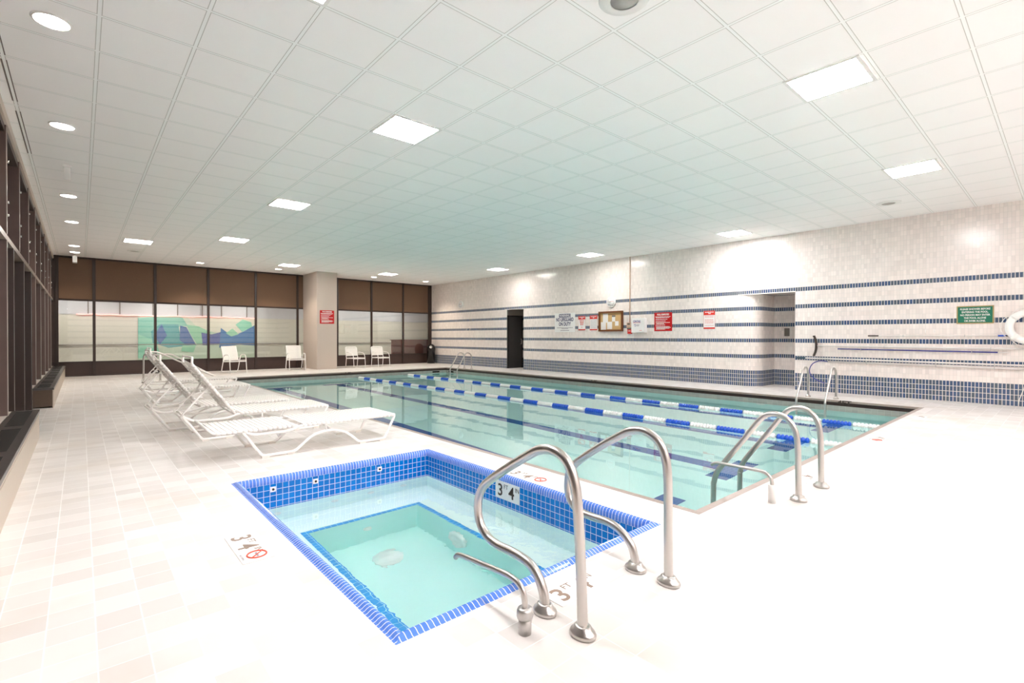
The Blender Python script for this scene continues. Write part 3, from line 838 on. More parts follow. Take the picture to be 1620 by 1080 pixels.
depth_plaque((TX1 - r - 0.001, 3.163, -0.118), (0, -1, 0), (0, 0, 1), 0.31, 0.15, 'upright 3 FT 4 IN tile on the blue inner wall of the hot tub', ring=False, ink='ink')
depth_plaque((4.62, 1.49, 0.0005), (-1, 0, 0), (0, -1, 0), 0.30, 0.13, 'small worn deck marker between the rails of the near pool ladder', ring=False, nums=('4',), group='deck markers along the near pool edge')
depth_plaque((7.08, 1.50, 0.0005), (-1, 0, 0), (0, -1, 0), 0.34, 0.15, 'small deck marker where the nearer lane rope meets the near pool edge', ring=True, nums=('4',), group='deck markers along the near pool edge')
depth_plaque((9.47, 1.50, 0.0005), (-1, 0, 0), (0, -1, 0), 0.34, 0.15, 'small faint deck marker near the far right corner of the pool', ring=False, nums=('4',), group='deck markers along the near pool edge')
lettering('depth_lettering', '4FT', 0.115, 'ink', pool, Vector((ix1 - 0.0015, 2.93, -0.075)) - pc, (0, -1, 0), (0, 0, 1), ext=0.0006, sx=1.25, bold=0.004)
lettering('depth_lettering', '5FT', 0.10, 'ink', pool, Vector((ix1 - 0.0015, 8.72, -0.004)) - pc, (0, 1, 0), (0, 0, -1), ext=0.0006, sx=1.5, bold=0.002)
lettering('depth_lettering', '5FT', 0.10, 'ink', pool, Vector((6.95, iy1 - 0.0015, -0.004)) - pc, (-1, 0, 0), (0, 0, -1), ext=0.0006, sx=1.5, bold=0.002)

# ---------- steel rails
def flange(c, e, s=0.86, nm='flange'):
    b = MB().lathe([(0.052 * s, 0.0), (0.055 * s, 0.012), (0.050 * s, 0.022), (0.040 * s, 0.028), (0.034 * s, 0.042), (0.026 * s, 0.044)], c, (0, 0, 1), 24, sq=(1.0, 1.25))
    o = b.build(nm, 'steel', e); return o
def tub_rail(X, pts, label):
    e = empty('grab_rail', (X, 1.29, 0)); tag(e, label, 'handrail', 'curved steel handrails at the hot tub')
    MB().tube(spline([(0, y - 1.29, z) for y, z in pts], 7), 0.0215, 16).build('rail', 'steel', e)
    flange((0, pts[0][0] - 1.29, 0), e); flange((0, pts[-1][0] - 1.29, 0), e)
tub_rail(1.515, [(1.29, 0), (1.30, 0.25), (1.32, 0.52), (1.345, 0.63), (1.385, 0.69), (1.455, 0.716), (1.53, 0.708), (1.60, 0.675), (1.76, 0.578), (1.90, 0.485), (1.955, 0.432), (1.982, 0.37), (1.982, 0.30), (1.955, 0.245), (1.90, 0.207), (1.82, 0.192), (1.72, 0.194), (1.62, 0.185), (1.56, 0.155), (1.52, 0.10), (1.506, 0.04), (1.505, 0)],
         'satin steel hot tub handrail in front, nearer the viewer and left')
tub_rail(2.145, [(1.285, 0), (1.288, 0.25), (1.292, 0.52), (1.312, 0.63), (1.352, 0.692), (1.425, 0.724), (1.50, 0.716), (1.57, 0.682), (1.72, 0.59), (1.86, 0.49), (1.92, 0.43), (1.942, 0.37), (1.942, 0.295), (1.915, 0.24), (1.86, 0.205), (1.76, 0.196), (1.65, 0.198), (1.57, 0.176), (1.505, 0.125), (1.48, 0.06), (1.475, 0)],
         'satin steel hot tub handrail farther back and right')
def foot_bar(x, y, pts, label, collar):
    e = empty('steel_bar', (x, y, 0)); tag(e, label, 'steel bar', 'low steel bars in deck sockets')
    if collar:
        MB().lathe([(0.026, 0), (0.027, 0.07), (0.0, 0.07)], (0, 0, 0), (0, 0, 1), 24).build('socket', 'steel_dull', e)
        MB().lathe([(0.0, 0.062), (0.031, 0.062), (0.034, 0.072), (0.033, 0.094), (0.028, 0.104), (0.016, 0.106)], (0, 0, 0), (0, 0, 1), 24).build('collar', 'steel_dull', e)
    else:
        MB().lathe([(0.026, 0), (0.027, 0.128), (0.022, 0.130), (0.0, 0.130)], (0, 0, 0), (0, 0, 1), 24).build('socket', 'alu', e)
    MB().tube(spline([(0, a - y, c) for a, c in pts], 6), 0.0125, 14).build('bar', 'steel', e)
foot_bar(1.350, 1.455, [(1.455, 0.09), (1.457, 0.13), (1.468, 0.168), (1.50, 0.190), (1.55, 0.197), (1.62, 0.193), (1.76, 0.180), (1.88, 0.169), (1.925, 0.160), (1.945, 0.142)], 'low bent steel bar in a short collared socket at the near hot tub edge', True)
foot_bar(3.772, 1.428, [(1.428, 0.11), (1.430, 0.15), (1.442, 0.182), (1.475, 0.207), (1.53, 0.215), (1.65, 0.214), (1.79, 0.212), (1.85, 0.207), (1.885, 0.186)], 'low bent steel bar in a plain socket at the near pool corner', False)

def ladder(origin, rot, spread, prof, tread_off, label, rr=0.0215, fl_s=0.86):
    """rails run along local +Y over the water; prof in (y, z)"""
    e = empty('pool_ladder', origin, rot); tag(e, label, 'pool ladder', 'steel ladders of the pool')
    for sx in (-spread / 2, spread / 2):
        MB().tube(spline([(sx, y, z) for y, z in prof], 6), rr, 14).build('rail', 'steel', e)
        flange((sx, prof[0][0], 0), e, fl_s)
    for z in (-0.45, -0.72):
        MB().box(-spread / 2 + 0.015, tread_off - 0.04, z - 0.015, spread / 2 - 0.015, tread_off + 0.04, z + 0.015).build('tread', 'white_plastic', e)
pr1 = [(0.0, 0), (0.004, 0.25), (0.010, 0.42), (0.030, 0.52), (0.075, 0.585), (0.145, 0.617), (0.22, 0.608), (0.285, 0.55), (0.42, 0.36), (0.56, 0.17), (0.62, 0.075), (0.642, 0.0), (0.648, -0.1), (0.648, -0.85)]
ladder((4.211, 1.315, 0), 0.0, 0.496, pr1, 0.64, 'steel pool ladder rails at the near pool edge, in the foreground on the right')
pr2 = [(0.0, 0), (0.0, 0.28), (0.01, 0.47), (0.06, 0.56), (0.16, 0.605), (0.26, 0.585), (0.33, 0.50), (0.46, 0.29), (0.60, 0.08), (0.645, -0.01), (0.65, -0.12), (0.65, -0.85)]
ladder((11.09, 3.27, 0), PI / 2, 0.49, pr2, 0.60, 'steel pool ladder at the right pool edge below the wall poles', rr=0.0205)
ladder((11.00, 15.05, 0), PI / 2, 0.46, pr2, 0.60, 'steel pool ladder at the far right pool corner, near the dark door', rr=0.0205)

def stair_rail(y, x0, pts, label):
    e = empty('stair_rail', (x0, y, 0)); tag(e, label, 'handrail', 'handrails of the far pool steps')
    MB().tube(spline([(a - x0, 0, c) for a, c in pts], 5), 0.022, 12).build('rail', 'steel', e)
    flange((0, 0, 0), e)
stair_rail(15.8, 1.22, [(1.22, 0), (1.22, 0.45), (1.225, 0.64), (1.25, 0.73), (1.34, 0.79), (1.45, 0.80), (1.58, 0.76), (2.0, 0.53), (2.7, 0.15), (3.15, -0.08), (3.45, -0.24), (3.5, -0.4)], 'steel handrail behind the loungers, leftmost of the pair at the far pool steps')
stair_rail(16.05, 1.60, [(1.60, 0), (1.60, 0.45), (1.605, 0.60), (1.63, 0.67), (1.70, 0.72), (1.80, 0.72), (1.93, 0.67), (2.3, 0.43), (2.75, 0.14), (3.15, -0.08), (3.45, -0.24), (3.5, -0.4)], 'steel handrail behind the loungers, right of the pair at the far pool steps')

# ---------- loungers
LW = 0.66
def strap_set(n, p0, d, up_, L, name, e, m='strap', w=0.038, rad=0.0175):
    """n straps laid side by side from p0 along d, across local y, wrapping both rails"""
    p0, d, up_ = Vector(p0), Vector(d), Vector(up_); b = MB(); y = Vector((0, 1, 0))
    step = L / n
    for i in range(n):
        c = p0 + d * (step * (i + 0.5))
        b.obox(c + up_ * (rad - 0.001) + y * (LW / 2), d * (w / 2), y * (LW / 2), up_ * 0.0018)
        for yy in (0, LW):
            cc = c + y * yy
            b.tube([cc - d * (w / 2), cc + d * (w / 2)], rad, 10)
    return b.build(name, m, e)
def lounger(ang, label, loc, rz, proto=None):
    e = empty('chaise_lounge', loc, rz); tag(e, label, 'lounge chair', 'white strap loungers in a row on the deck')
    zr = 0.285
    if proto is None:
        pass
    prof = [(-0.19, 0.30), (0.0, 0.022), (0.31, 0.022), (0.40, 0.10), (0.50, 0.17), (0.66, 0.203), (0.82, 0.17), (0.92, 0.10), (1.00, 0.022), (1.31, 0.022), (1.445, zr), (0.36, zr - 0.008), (0.25, 0.24), (-0.08, 0.24)]
    rad = [0.02, 0.03, 0.04, 0.06, 0.08, 0.10, 0.08, 0.06, 0.04, 0.03, 0.035, 0.08, 0.05, 0.05]
    for y in (0, LW):
        MB().tube(fillet([(a, y, c) for a, c in prof], rad, 5, True), 0.0145, 10, closed=True).build('side_frame', 'white_metal', e)
        MB().tube([(0.63, y, 0.20), (0.63, y, zr - 0.01)], 0.009, 8).build('stay', 'white_metal', e)
        for fx in (0.03, 0.27, 1.04, 1.28):
            MB().box(fx - 0.035, y - 0.016, 0.0, fx + 0.035, y + 0.016, 0.024).build('foot_cap', 'foot', e)
    for x, z in ((1.44, zr), (0.34, zr - 0.01), (-0.17, 0.295)):
        MB().tube([(x, 0, z), (x, LW, z)], 0.0115, 10).build('cross_bar', 'white_metal', e)
    strap_set(22, (0.38, 0, zr - 0.002), (1, 0, 0), (0, 0, 1), 1.045, 'seat_straps', e)
    # backrest
    ca, sa = math.cos(ang), math.sin(ang)
    d = Vector((-ca, 0, sa)); upv = Vector((sa, 0, ca)) if ang > 0.05 else Vector((0, 0, 1))
    p = Vector((0.335, 0, zr)); Lb = 0.80
    ins = 0.0
    pt = [p, p + d * Lb * 0.93, p + d * Lb + upv * 0.05]
    U = [pt[0], pt[1], pt[2], pt[2] + Vector((0, LW, 0)), pt[1] + Vector((0, LW, 0)), pt[0] + Vector((0, LW, 0))]
    MB().tube(fillet(U, [0, 0.06, 0.06, 0.06, 0.06, 0], 6), 0.0125, 10).build('back_frame', 'white_metal', e)
    strap_set(16, p + d * 0.02, d, upv, 0.72, 'back_straps', e)
    # ratchet frame
    if ang > 0.05:
        a0, a1 = Vector((-0.20, 0, 0.285)), p + d * 0.42 - upv * 0.01
    else:
        a0, a1 = Vector((-0.17, 0, 0.262)), Vector((0.22, 0, 0.205))
    b = MB()
    y0, y1 = 0.09, LW - 0.09
    dd = (a1 - a0).normalized(); nn = Vector((dd.z, 0, -dd.x))
    if nn.z > 0: nn = -nn
    b.tube(fillet([a1 + Vector((0, y0, 0)), a0 + Vector((0, y0, 0)), a0 + Vector((0, y1, 0)), a1 + Vector((0, y1, 0))], 0.04, 5), 0.0095, 8)
    for yy in (y0, y1):
        for t in (0.22, 0.42, 0.62, 0.82):
            c = a0 + (a1 - a0) * t + Vector((0, yy, 0))
            b.add([c + Vector((0, -0.004, 0)), c + dd * 0.045 + Vector((0, -0.004, 0)), c + nn * 0.038 + dd * 0.03 + Vector((0, -0.004, 0)),
                   c + Vector((0, 0.004, 0)), c + dd * 0.045 + Vector((0, 0.004, 0)), c + nn * 0.038 + dd * 0.03 + Vector((0, 0.004, 0))],
                  [(0, 1, 2), (5, 4, 3), (0, 3, 4, 1), (1, 4, 5, 2), (2, 5, 3, 0)])
    b.build('ratchet_frame', 'white_metal', e)
    return e
A = math.radians
lounger(0.0, 'white strap lounger lying fully flat, nearest of the row', (1.345, 5.27, 0), 0.0)
L2 = lounger(A(54), 'white strap lounger with raised back, second from the viewer', (1.045, 6.56, 0), 0.0)
def dup(src, loc, rz, label):
    c = copy_tree(src); c.location = loc; c.rotation_euler = (0, 0, rz); c['label'] = label; return c
dup(L2, (0.845, 7.52, 0), A(1), 'white strap lounger with raised back, third from the viewer, in the middle of the row')
dup(L2, (0.985, 10.3, 0), A(1), 'white strap lounger with raised back, fourth from the viewer')
dup(L2, (1.15, 12.15, 0), 0.0, 'white strap lounger with raised back, farthest of the row')

# ---------- sling and strap chairs by the back glass
def sling_chair(loc, rz, label):
    e = empty('patio_chair', loc, rz); tag(e, label, 'chair', 'white sling armchairs by the back windows')
    # local front is -Y
    W = 0.27
    for s in (-1, 1):
        x = s * W
        MB().tube(fillet([(x, -0.27, 0.0), (x, -0.225, 0.42), (x, -0.19, 0.60), (x, 0.10, 0.60), (x, 0.19, 0.40)], [0, 0.10, 0.10, 0.14, 0], 6), 0.0135, 10).build('arm', 'white_metal', e)
    MB().tube(fillet([(-W, 0.12, 0.56), (-W, 0.30, 0.016), (W, 0.30, 0.016), (W, 0.12, 0.56)], [0, 0.09, 0.09, 0], 7), 0.0135, 10).build('rear_leg_loop', 'white_metal', e)
    MB().tube([(-W, -0.235, 0.375), (W, -0.235, 0.375)], 0.0135, 10).tube([(-W, 0.19, 0.36), (W, 0.19, 0.36)], 0.012, 10).build('cross_bar', 'white_metal', e)
    seatp = [(-0.24, 0.415), (0.20, 0.375)]; backp = [(0.20, 0.375), (0.36, 0.86)]
    for s in (-1, 1):
        x = s * (W - 0.03)
        MB().tube(fillet([(x, -0.25, 0.415), (x, 0.20, 0.375), (x, 0.36, 0.87)], 0.06, 5), 0.0125, 10).build('seat_rail', 'white_metal', e)
    def slats(name, a, b_, n):
        m_ = MB(); a, b_ = Vector((0, *a)), Vector((0, *b_)); d = (b_ - a); L = d.length; d.normalize()
        nn = Vector((0, -d.z, d.y))
        for i in range(n):
            c = a + d * (L * (i + 0.5) / n)
            m_.obox(c + nn * 0.010, (W - 0.035, 0, 0), d * (L / n * 0.44), nn * 0.003)
        return m_.build(name, 'strap', e)
    slats('seat_sling', (-0.245, 0.417), (0.17, 0.380), 9)
    slats('back_sling', (0.215, 0.41), (0.355, 0.855), 11)
    MB().tube([(-W + 0.03, 0.36, 0.87), (W - 0.03, 0.36, 0.87)], 0.0125, 10).build('top_rail', 'white_metal', e)
    return e
def strap_chair(loc, rz, label):
    e = empty('strap_chair', loc, rz); tag(e, label, 'chair', 'white strap armchairs right of the column')
    W = 0.26
    for s in (-1, 1):
        x = s * W
        MB().tube(fillet([(x, -0.27, 0.0), (x, -0.235, 0.44), (x, -0.16, 0.565), (x, 0.10, 0.60), (x, 0.20, 0.59)], [0, 0.10, 0.10, 0.08, 0], 6), 0.0125, 10).build('arm', 'white_metal', e)
        MB().tube([(x, 0.26, 0.0), (x, 0.215, 0.40)], 0.0125, 10).build('leg', 'white_metal', e)
        MB().tube([(x, -0.235, 0.37), (x, 0.215, 0.36)], 0.012, 10).build('seat_rail', 'white_metal', e)
    MB().tube(fillet([(-W, 0.215, 0.36), (-W, 0.30, 0.80), (W, 0.30, 0.80), (W, 0.215, 0.36)], [0, 0.07, 0.07, 0], 6), 0.0125, 10).build('back_frame', 'white_metal', e)
    b = MB()
    for i in range(8):
        y = -0.225 + i * 0.055
        b.box(-W, y - 0.022, 0.375, W, y + 0.022, 0.381)
    for i in range(7):
        x = -W + 0.04 + i * 0.073
        b.box(x - 0.020, -0.25, 0.382, x + 0.020, 0.21, 0.387)
    b.box(-W, -0.252, 0.34, W, -0.245, 0.385)
    b.build('seat_straps', 'strap', e)
    b = MB(); d = Vector((0, 0.085, 0.44)).normalized(); nn = Vector((0, -d.z, d.y)); o = Vector((0, 0.215, 0.36))
    for i in range(5):
        c = o + d * (0.13 + i * 0.058)
        b.obox(c + nn * 0.008, (W, 0, 0), d * 0.024, nn * 0.0025)
    for i in range(7):
        x = -W + 0.045 + i * 0.071
        b.obox(o + d * 0.265 + nn * 0.013 + Vector((x, 0, 0)), (0.021, 0, 0), d * 0.175, nn * 0.0025)
    b.build('back_straps', 'strap', e)
    return e
sling_chair((3.86, 18.45, 0), A(16), 'white sling armchair behind the loungers, leftmost of four')
sling_chair((5.83, 18.45, 0), A(-4), 'white sling armchair just left of the square column')
strap_chair((8.05, 18.4, 0), A(12), 'white strap armchair just right of the square column')
strap_chair((9.10, 18.4, 0), A(6), 'white strap armchair farthest right, toward the black bin')

# ---------- bin
e = empty('trash_can', (12.0, 19.25, 0)); tag(e, 'black dome-topped bin in the far right corner', 'bin')
MB().lathe([(0.17, 0.0), (0.185, 0.02), (0.19, 0.58), (0.195, 0.60), (0.0, 0.60)], (0, 0, 0), (0, 0, 1), 28).build('bin_body', 'black_plastic', e)
MB().lathe([(0.20, 0.58), (0.20, 0.66), (0.185, 0.75), (0.14, 0.83), (0.07, 0.875), (0.0, 0.885)], (0, 0, 0), (0, 0, 1), 28).build('dome_lid', 'black_plastic', e)
MB().lathe([(0.06, 0), (0.065, 0.012), (0.05, 0.014), (0.0, 0.010)], (-0.10, -0.145, 0.735), (-0.5, -0.78, 0.38), 16).build('flap', 'steel_dull', e)

# ---------- ceiling lights
def panel_light(x, y, label, grp='square ceiling light panels'):
    e = empty('ceiling_light', (x, y, H)); tag(e, label, 'ceiling light', grp)
    a = 0.302; c = 0.272
    b = MB().box(-a, -a, -0.010, a, -c, -0.0015).box(-a, c, -0.010, a, a, -0.0015).box(-a, -c, -0.010, -c, c, -0.0015).box(c, -c, -0.010, a, c, -0.0015)
    b.build('frame', 'white_paint', e)
    MB().box(-c, -c, -0.007, c, c, -0.002).build('diffuser', 'panel_light' if y < 6 else 'panel_light_far', e)
for x, y, l in ((2.838, 5.10, 'square light panel, large, left of the top centre of the ceiling'),
                (2.85, 9.34, 'square light panel above the loungers, third back in its line'),
                (2.86, 13.65, 'square light panel farther back above the loungers'),
                (1.04, 3.28, 'square light panel cut by the top edge, nearest the left wall'),
                (1.10, 15.5, 'square light panel far left, closest to the left wall cans'),
                (5.25, 1.50, 'brightest square light panel at upper right, nearest the tiled wall side'),
                (8.887, 1.50, 'square light panel at the right edge, beyond the brightest one'),
                (5.26, 17.3, 'square light panel near the back windows, left of the column'),
                (8.82, 17.2, 'square light panel near the back windows, right of the column'),
                (11.10, 13.41, 'square light panel farthest along the tiled wall'),
                (11.14, 9.25, 'square light panel above the notice board on the tiled wall'),
                (11.31, 5.13, 'square light panel above the rounded niche'),
                ):
    panel_light(x, y, l)
for x, y in ((8.887, -2.75), (5.25, -2.75), (1.04, -2.75), (1.04, -0.97), (3.44, -2.75)):  # unseen panels added to brighten the near ceiling and floor
    panel_light(x, y, 'added square ceiling light panel behind the viewer, ' + ['far right', 'right of the middle', 'back left', 'nearest left', 'in the middle'][[8.887, 5.25, 1.04, 1.04, 3.44].index(x) + (1 if y > -1 else 0)], 'added ceiling panels outside the picture')

def downlight(x, y, label, watts, aim=None):
    e = empty('downlight', (x, y, H)); tag(e, label, 'ceiling light', 'round recessed can lights')
    MB().lathe([(0.105, -0.010), (0.118, -0.008), (0.122, -0.001), (0.105, -0.001)], (0, 0, 0), (0, 0, 1), 28, caps=False).build('trim_ring', 'white_paint', e)
    MB().lathe([(0.0, -0.006), (0.104, -0.006), (0.104, -0.002), (0.0, -0.002)], (0, 0, 0), (0, 0, 1), 28).build('lens', 'can_light', e)
    ld = bpy.data.lights.new('can_beam', 'SPOT'); ld.energy = watts; ld.color = (1.0, 0.84, 0.66)
    ld.spot_size = math.radians(112); ld.spot_blend = 0.5; ld.shadow_soft_size = 0.08
    lo = bpy.data.objects.new('can_beam', ld); COL.objects.link(lo); lo.parent = e; lo.location = (0, 0, -0.05)
    return e
near_w = DOWN_WATT
for x, y, l in ((-0.155, 5.12, 'round can light, nearest and largest in the line by the left wall'), (-0.147, 7.58, 'second round can light along the left wall'), (-0.144, 11.27, 'third round can light along the left wall, past the hanging box'),
                (-0.129, 13.77, 'fourth round can light along the left wall'), (-0.115, 17.37, 'fifth round can light along the left wall'), (-0.111, 18.66, 'round can light in the back left corner, above the exit sign'),
                (2.92, 18.65, 'round can light before the back shades, above the mural'), (5.27, 18.53, 'round can light before the back shades, left of the column'),
                (8.82, 18.42, 'round can light before the back shades, right of the column'), (11.19, 18.39, 'round can light before the back shades, in the right corner')):
    downlight(x, y, l, 110.0 if y > 18 and x > 0 else near_w)

def ceiling_speaker(x, y, label):
    e = empty('ceiling_speaker', (x, y, H)); tag(e, label, 'speaker', 'round ceiling speakers')
    MB().lathe([(0.10, -0.016), (0.14, -0.014), (0.178, -0.006), (0.182, -0.001), (0.10, -0.001)], (0, 0, 0), (0, 0, 1), 32, caps=False).build('rim', 'white_paint', e)
    MB().lathe([(0.0, -0.008), (0.099, -0.012), (0.099, -0.002), (0.0, -0.002)], (0, 0, 0), (0, 0, 1), 32).build('grille', 'grey_cone', e)
ceiling_speaker(2.90, 2.10, 'round white ceiling speaker cut off by the top edge of the picture')
ceiling_speaker(1.15, 17.3, 'round ceiling speaker by the far left light panel')
ceiling_speaker(10.80, 2.16, 'round ceiling speaker near the tiled wall, right side')

e = empty('hanging_box', (-0.13, 9.3, H)); tag(e, 'small white device hanging from the ceiling near the left wall', 'ceiling device')
MB().box(-0.045, -0.05, -0.03, 0.045, 0.05, -0.001).build('mount', 'white_plastic', e)
MB().box(-0.035, -0.02, -0.20, 0.035, 0.02, -0.03).build('housing', 'white_plastic', e)
e = empty('exit_sign', (-0.115, 19.25, H)); tag(e, 'white exit sign seen edge-on under the ceiling in the back left corner', 'exit sign')
MB().box(-0.01, -0.02, -0.05, 0.01, 0.02, -0.001).build('bracket', 'white_plastic', e)
MB().box(-0.05, -0.16, -0.24, 0.05, 0.16, -0.05).build('housing', 'white_plastic', e)
lettering('lettering', 'EXIT', 0.13, 'red_box', e, (-0.0515, 0.135, -0.19), (0, -1, 0), (0, 0, 1))
lettering('lettering', 'EXIT', 0.13, 'red_box', e, (0.0515, -0.135, -0.19), (0, 1, 0), (0, 0, 1))
# slot diffusers beside the left wall
for i, (y0, y1) in enumerate(((2.2, 6.0), (6.1, 7.1), (7.4, 9.0))):
    o = MB().box(-0.512, y0, H - 0.003, -0.500, y1, H - 0.0005).box(-0.478, y0, H - 0.003, -0.470, y1, H - 0.0005).build('slot_vent', 'dark_paint')
    tag(o, ['long', 'short middle', 'farther'][i] + ' dark air slot in the ceiling strip along the left wall', 'vent')

# ---------- right wall: signs and fittings
WX = XR - 0.003
XD, YD = (0, -1, 0), (0, 0, 1)
def wall_thing(name, y, z, label, cat, group=None):
    e = empty(name, (WX, y, z)); tag(e, label, cat, group); return e
def plate(e, w_, h_, m, t=0.006, name='plate', y=0, z=0, off=0.0):
    return MB().box(-t - off, y - w_ / 2, z - h_ / 2, -off, y + w_ / 2, z + h_ / 2).build(name, m, e)

e = wall_thing('warning_sign', 11.30, 1.69, 'white sign reading WARNING NO LIFEGUARD ON DUTY on the tiled wall', 'sign')
plate(e, 0.92, 0.64, 'sign_white')
plate(e, 0.52, 0.115, 'navy', 0.001, 'banner', 0, 0.235, 0.006)
lettering('lettering', 'WARNING', 0.115, 'sign_white', e, (-0.0085, 0, 0.197), XD, YD, 'CENTER', sx=0.85, bold=0.002)
lettering('lettering', 'NO LIFEGUARD', 0.165, 'navy', e, (-0.0075, 0, 0.045), XD, YD, 'CENTER', sx=0.68, bold=0.005)
lettering('lettering', 'ON DUTY', 0.165, 'navy', e, (-0.0075, 0, -0.105), XD, YD, 'CENTER', sx=0.72, bold=0.005)
lines([(-0.36, 0.37, -0.175), (-0.14, 0.16, -0.205)], XD, YD, (-0.006, 0, 0), 0.018).build('fine_print', 'ink_grey', e)
lines([(-0.19, 0.20, -0.265)], XD, YD, (-0.006, 0, 0), 0.018).build('fine_print', 'ink_grey', e)

def notice(y, z, w_, h_, label, style):
    e = wall_thing('safety_notice', y, z, label, 'sign', 'white notices with a red heading on the tiled wall')
    plate(e, w_, h_, 'sign_white')
    plate(e, w_, h_ * 0.24, 'sign_red2', 0.001, 'red_heading', 0, h_ * 0.38, 0.006)
    plate(e, w_, h_ * 0.08, 'sign_red2', 0.001, 'red_footer', 0, -h_ * 0.46, 0.006)
    b = MB()
    for s in (-1, 1): b.box(-0.007, s * (w_ / 2 - 0.004) - 0.004, -h_ / 2, -0.0062, s * (w_ / 2 - 0.004) + 0.004, h_ / 2)
    b.build('border', 'pink_print', e)
    lines([(-w_ * 0.36, w_ * 0.38, h_ * 0.42), (-w_ * 0.08, w_ * 0.12, h_ * 0.35)], XD, YD, (-0.007, 0, 0), h_ * 0.05).build('lettering', 'sign_white', e)
    if style == 1:
        rows = [(-w_ * (0.32 - 0.02 * i), w_ * (0.32 - 0.02 * i), h_ * (0.20 - i * 0.065)) for i in range(6)] + [(-w_ * 0.1, w_ * 0.1, -h_ * 0.30)]
        lines(rows, XD, YD, (-0.006, 0, 0), h_ * 0.035).build('fine_print', 'sign_red2', e)
    elif style == 2:
        lines([(-w_ * 0.38, w_ * 0.38, h_ * (0.2 - i * 0.07)) for i in range(9)], XD, YD, (-0.006, 0, 0), h_ * 0.02).build('fine_print', 'ink_grey', e)
    else:
        lines([(-w_ * 0.38, w_ * 0.38, h_ * (0.21 - i * 0.065)) for i in range(9) if i not in (2, 7)], XD, YD, (-0.006, 0, 0), h_ * 0.03).build('fine_print', 'pink_print', e)
notice(10.545, 1.655, 0.30, 0.46, 'narrow notice with red print, right beside the NO LIFEGUARD sign', 1)
notice(10.06, 1.655, 0.31, 0.47, 'narrow notice with red heading and blank grey body, left of the cork board', 2)
notice(6.22, 1.655, 0.31, 0.47, 'narrow red-headed notice standing alone near the rounded niche', 3)

e = wall_thing('notice_board', 9.37, 1.69, 'wood-framed cork notice board with pinned papers on the tiled wall', 'notice board')
W2, H2 = 0.455, 0.31
b = MB().box(-0.06, -W2, H2 - 0.05, 0, W2, H2).box(-0.06, -W2, -H2, 0, W2, -H2 + 0.05).box(-0.06, -W2, -H2 + 0.05, 0, -W2 + 0.05, H2 - 0.05).box(-0.06, W2 - 0.05, -H2 + 0.05, 0, W2, H2 - 0.05)
b.build('frame', 'wood', e)
plate(e, 2 * W2 - 0.1, 2 * H2 - 0.1, 'cork', 0.01, 'cork_panel')
for (yy, zz, ww, hh) in ((0.21, 0.10, 0.20, 0.28), (0.29, -0.14, 0.20, 0.24), (0.05, -0.13, 0.19, 0.23), (-0.10, 0.06, 0.12, 0.14), (-0.22, -0.07, 0.13, 0.14)):
    p_ = plate(e, ww, hh, 'paper', 0.001, 'pinned_paper', yy, zz, 0.0102 + random.uniform(0, 0.002))
plate(e, 0.13, 0.06, 'dark_paint', 0.001, 'printed_card', -0.10, 0.155, 0.0102)

def clock(y, z, r_, label):
    e = wall_thing('wall_clock', y, z, label, 'clock', 'round white wall clocks')
    MB().lathe([(r_, 0), (r_, 0.03), (r_ * 0.93, 0.04), (r_ * 0.9, 0.032)], (0, 0, 0), (-1, 0, 0), 36, caps=False).build('rim', 'white_plastic', e)
    MB().lathe([(0.0, 0.03), (r_ * 0.9, 0.03), (r_ * 0.9, 0.033), (0.0, 0.033)], (0, 0, 0), (-1, 0, 0), 36).build('dial', 'sign_white', e)
    for i in range(12):
        a = 2 * PI * i / 12
        lettering('numeral', str(12 if i == 0 else i), r_ * 0.24, 'ink', e, (-0.0345, -math.sin(a) * r_ * 0.70, math.cos(a) * r_ * 0.70 - r_ * 0.08), XD, YD, 'CENTER', ext=0.0004)
    MB().obox((-0.038, 0.25 * r_, 0.0), (0.001, 0, 0), (0, 0.30 * r_, 0), (0, 0, 0.005)).build('hour_hand', 'ink', e)
    MB().obox((-0.040, -0.28 * r_, 0.01), (0.001, 0, 0), (0, 0.36 * r_, 0), (0, 0, 0.004)).build('minute_hand', 'orange_ring', e)
clock(9.363, 2.285, 0.165, 'round white clock above the cork notice board')
clock(17.33, 2.60, 0.16, 'round white clock high on the tiled wall near the far corner')

e = wall_thing('call_box', 8.675, 1.56, 'tan box with conduit from the ceiling, right of the cork board', 'alarm box')
plate(e, 0.16, 0.16, 'tan_box', 0.06, 'tan_box_body')
plate(e, 0.09, 0.035, 'ink', 0.001, 'label', 0.01, 0.03, 0.06)
MB().box(-0.05, -0.075, -0.13, 0, 0.075, -0.08).build('bell_housing', 'dark_paint', e)
MB().tube([(-0.014, 0, 0.08), (-0.014, 0, H - 1.56 - 0.002)], 0.013, 8).build('conduit', 'tan_box', e)
e = wall_thing('pull_station', 8.665, 1.365, 'small red pull box directly below the tan box', 'alarm box')
plate(e, 0.14, 0.13, 'red_box', 0.05, 'housing'); plate(e, 0.08, 0.02, 'sign_white', 0.002, 'handle', 0, 0.02, 0.05)
e = wall_thing('white_placard', 8.66, 1.25, 'small white double placard below the red pull box', 'sign')
plate(e, 0.25, 0.075, 'sign_white', 0.006, 'upper_plate', 0, 0.03); plate(e, 0.25, 0.05, 'sign_white', 0.006, 'lower_plate', 0, -0.045)
lines([(-0.02, 0.0, 0.03)], XD, YD, (-0.006, 0, 0), 0.012).build('fine_print', 'pink_print', e)
e = wall_thing('first_aid_cabinet', 8.32, 1.545, 'white wall cabinet with a purple logo and a handle on top', 'cabinet')
plate(e, 0.44, 0.42, 'white_plastic', 0.13, 'cabinet_body')
plate(e, 0.42, 0.40, 'sign_white', 0.004, 'door', 0, 0, 0.13)
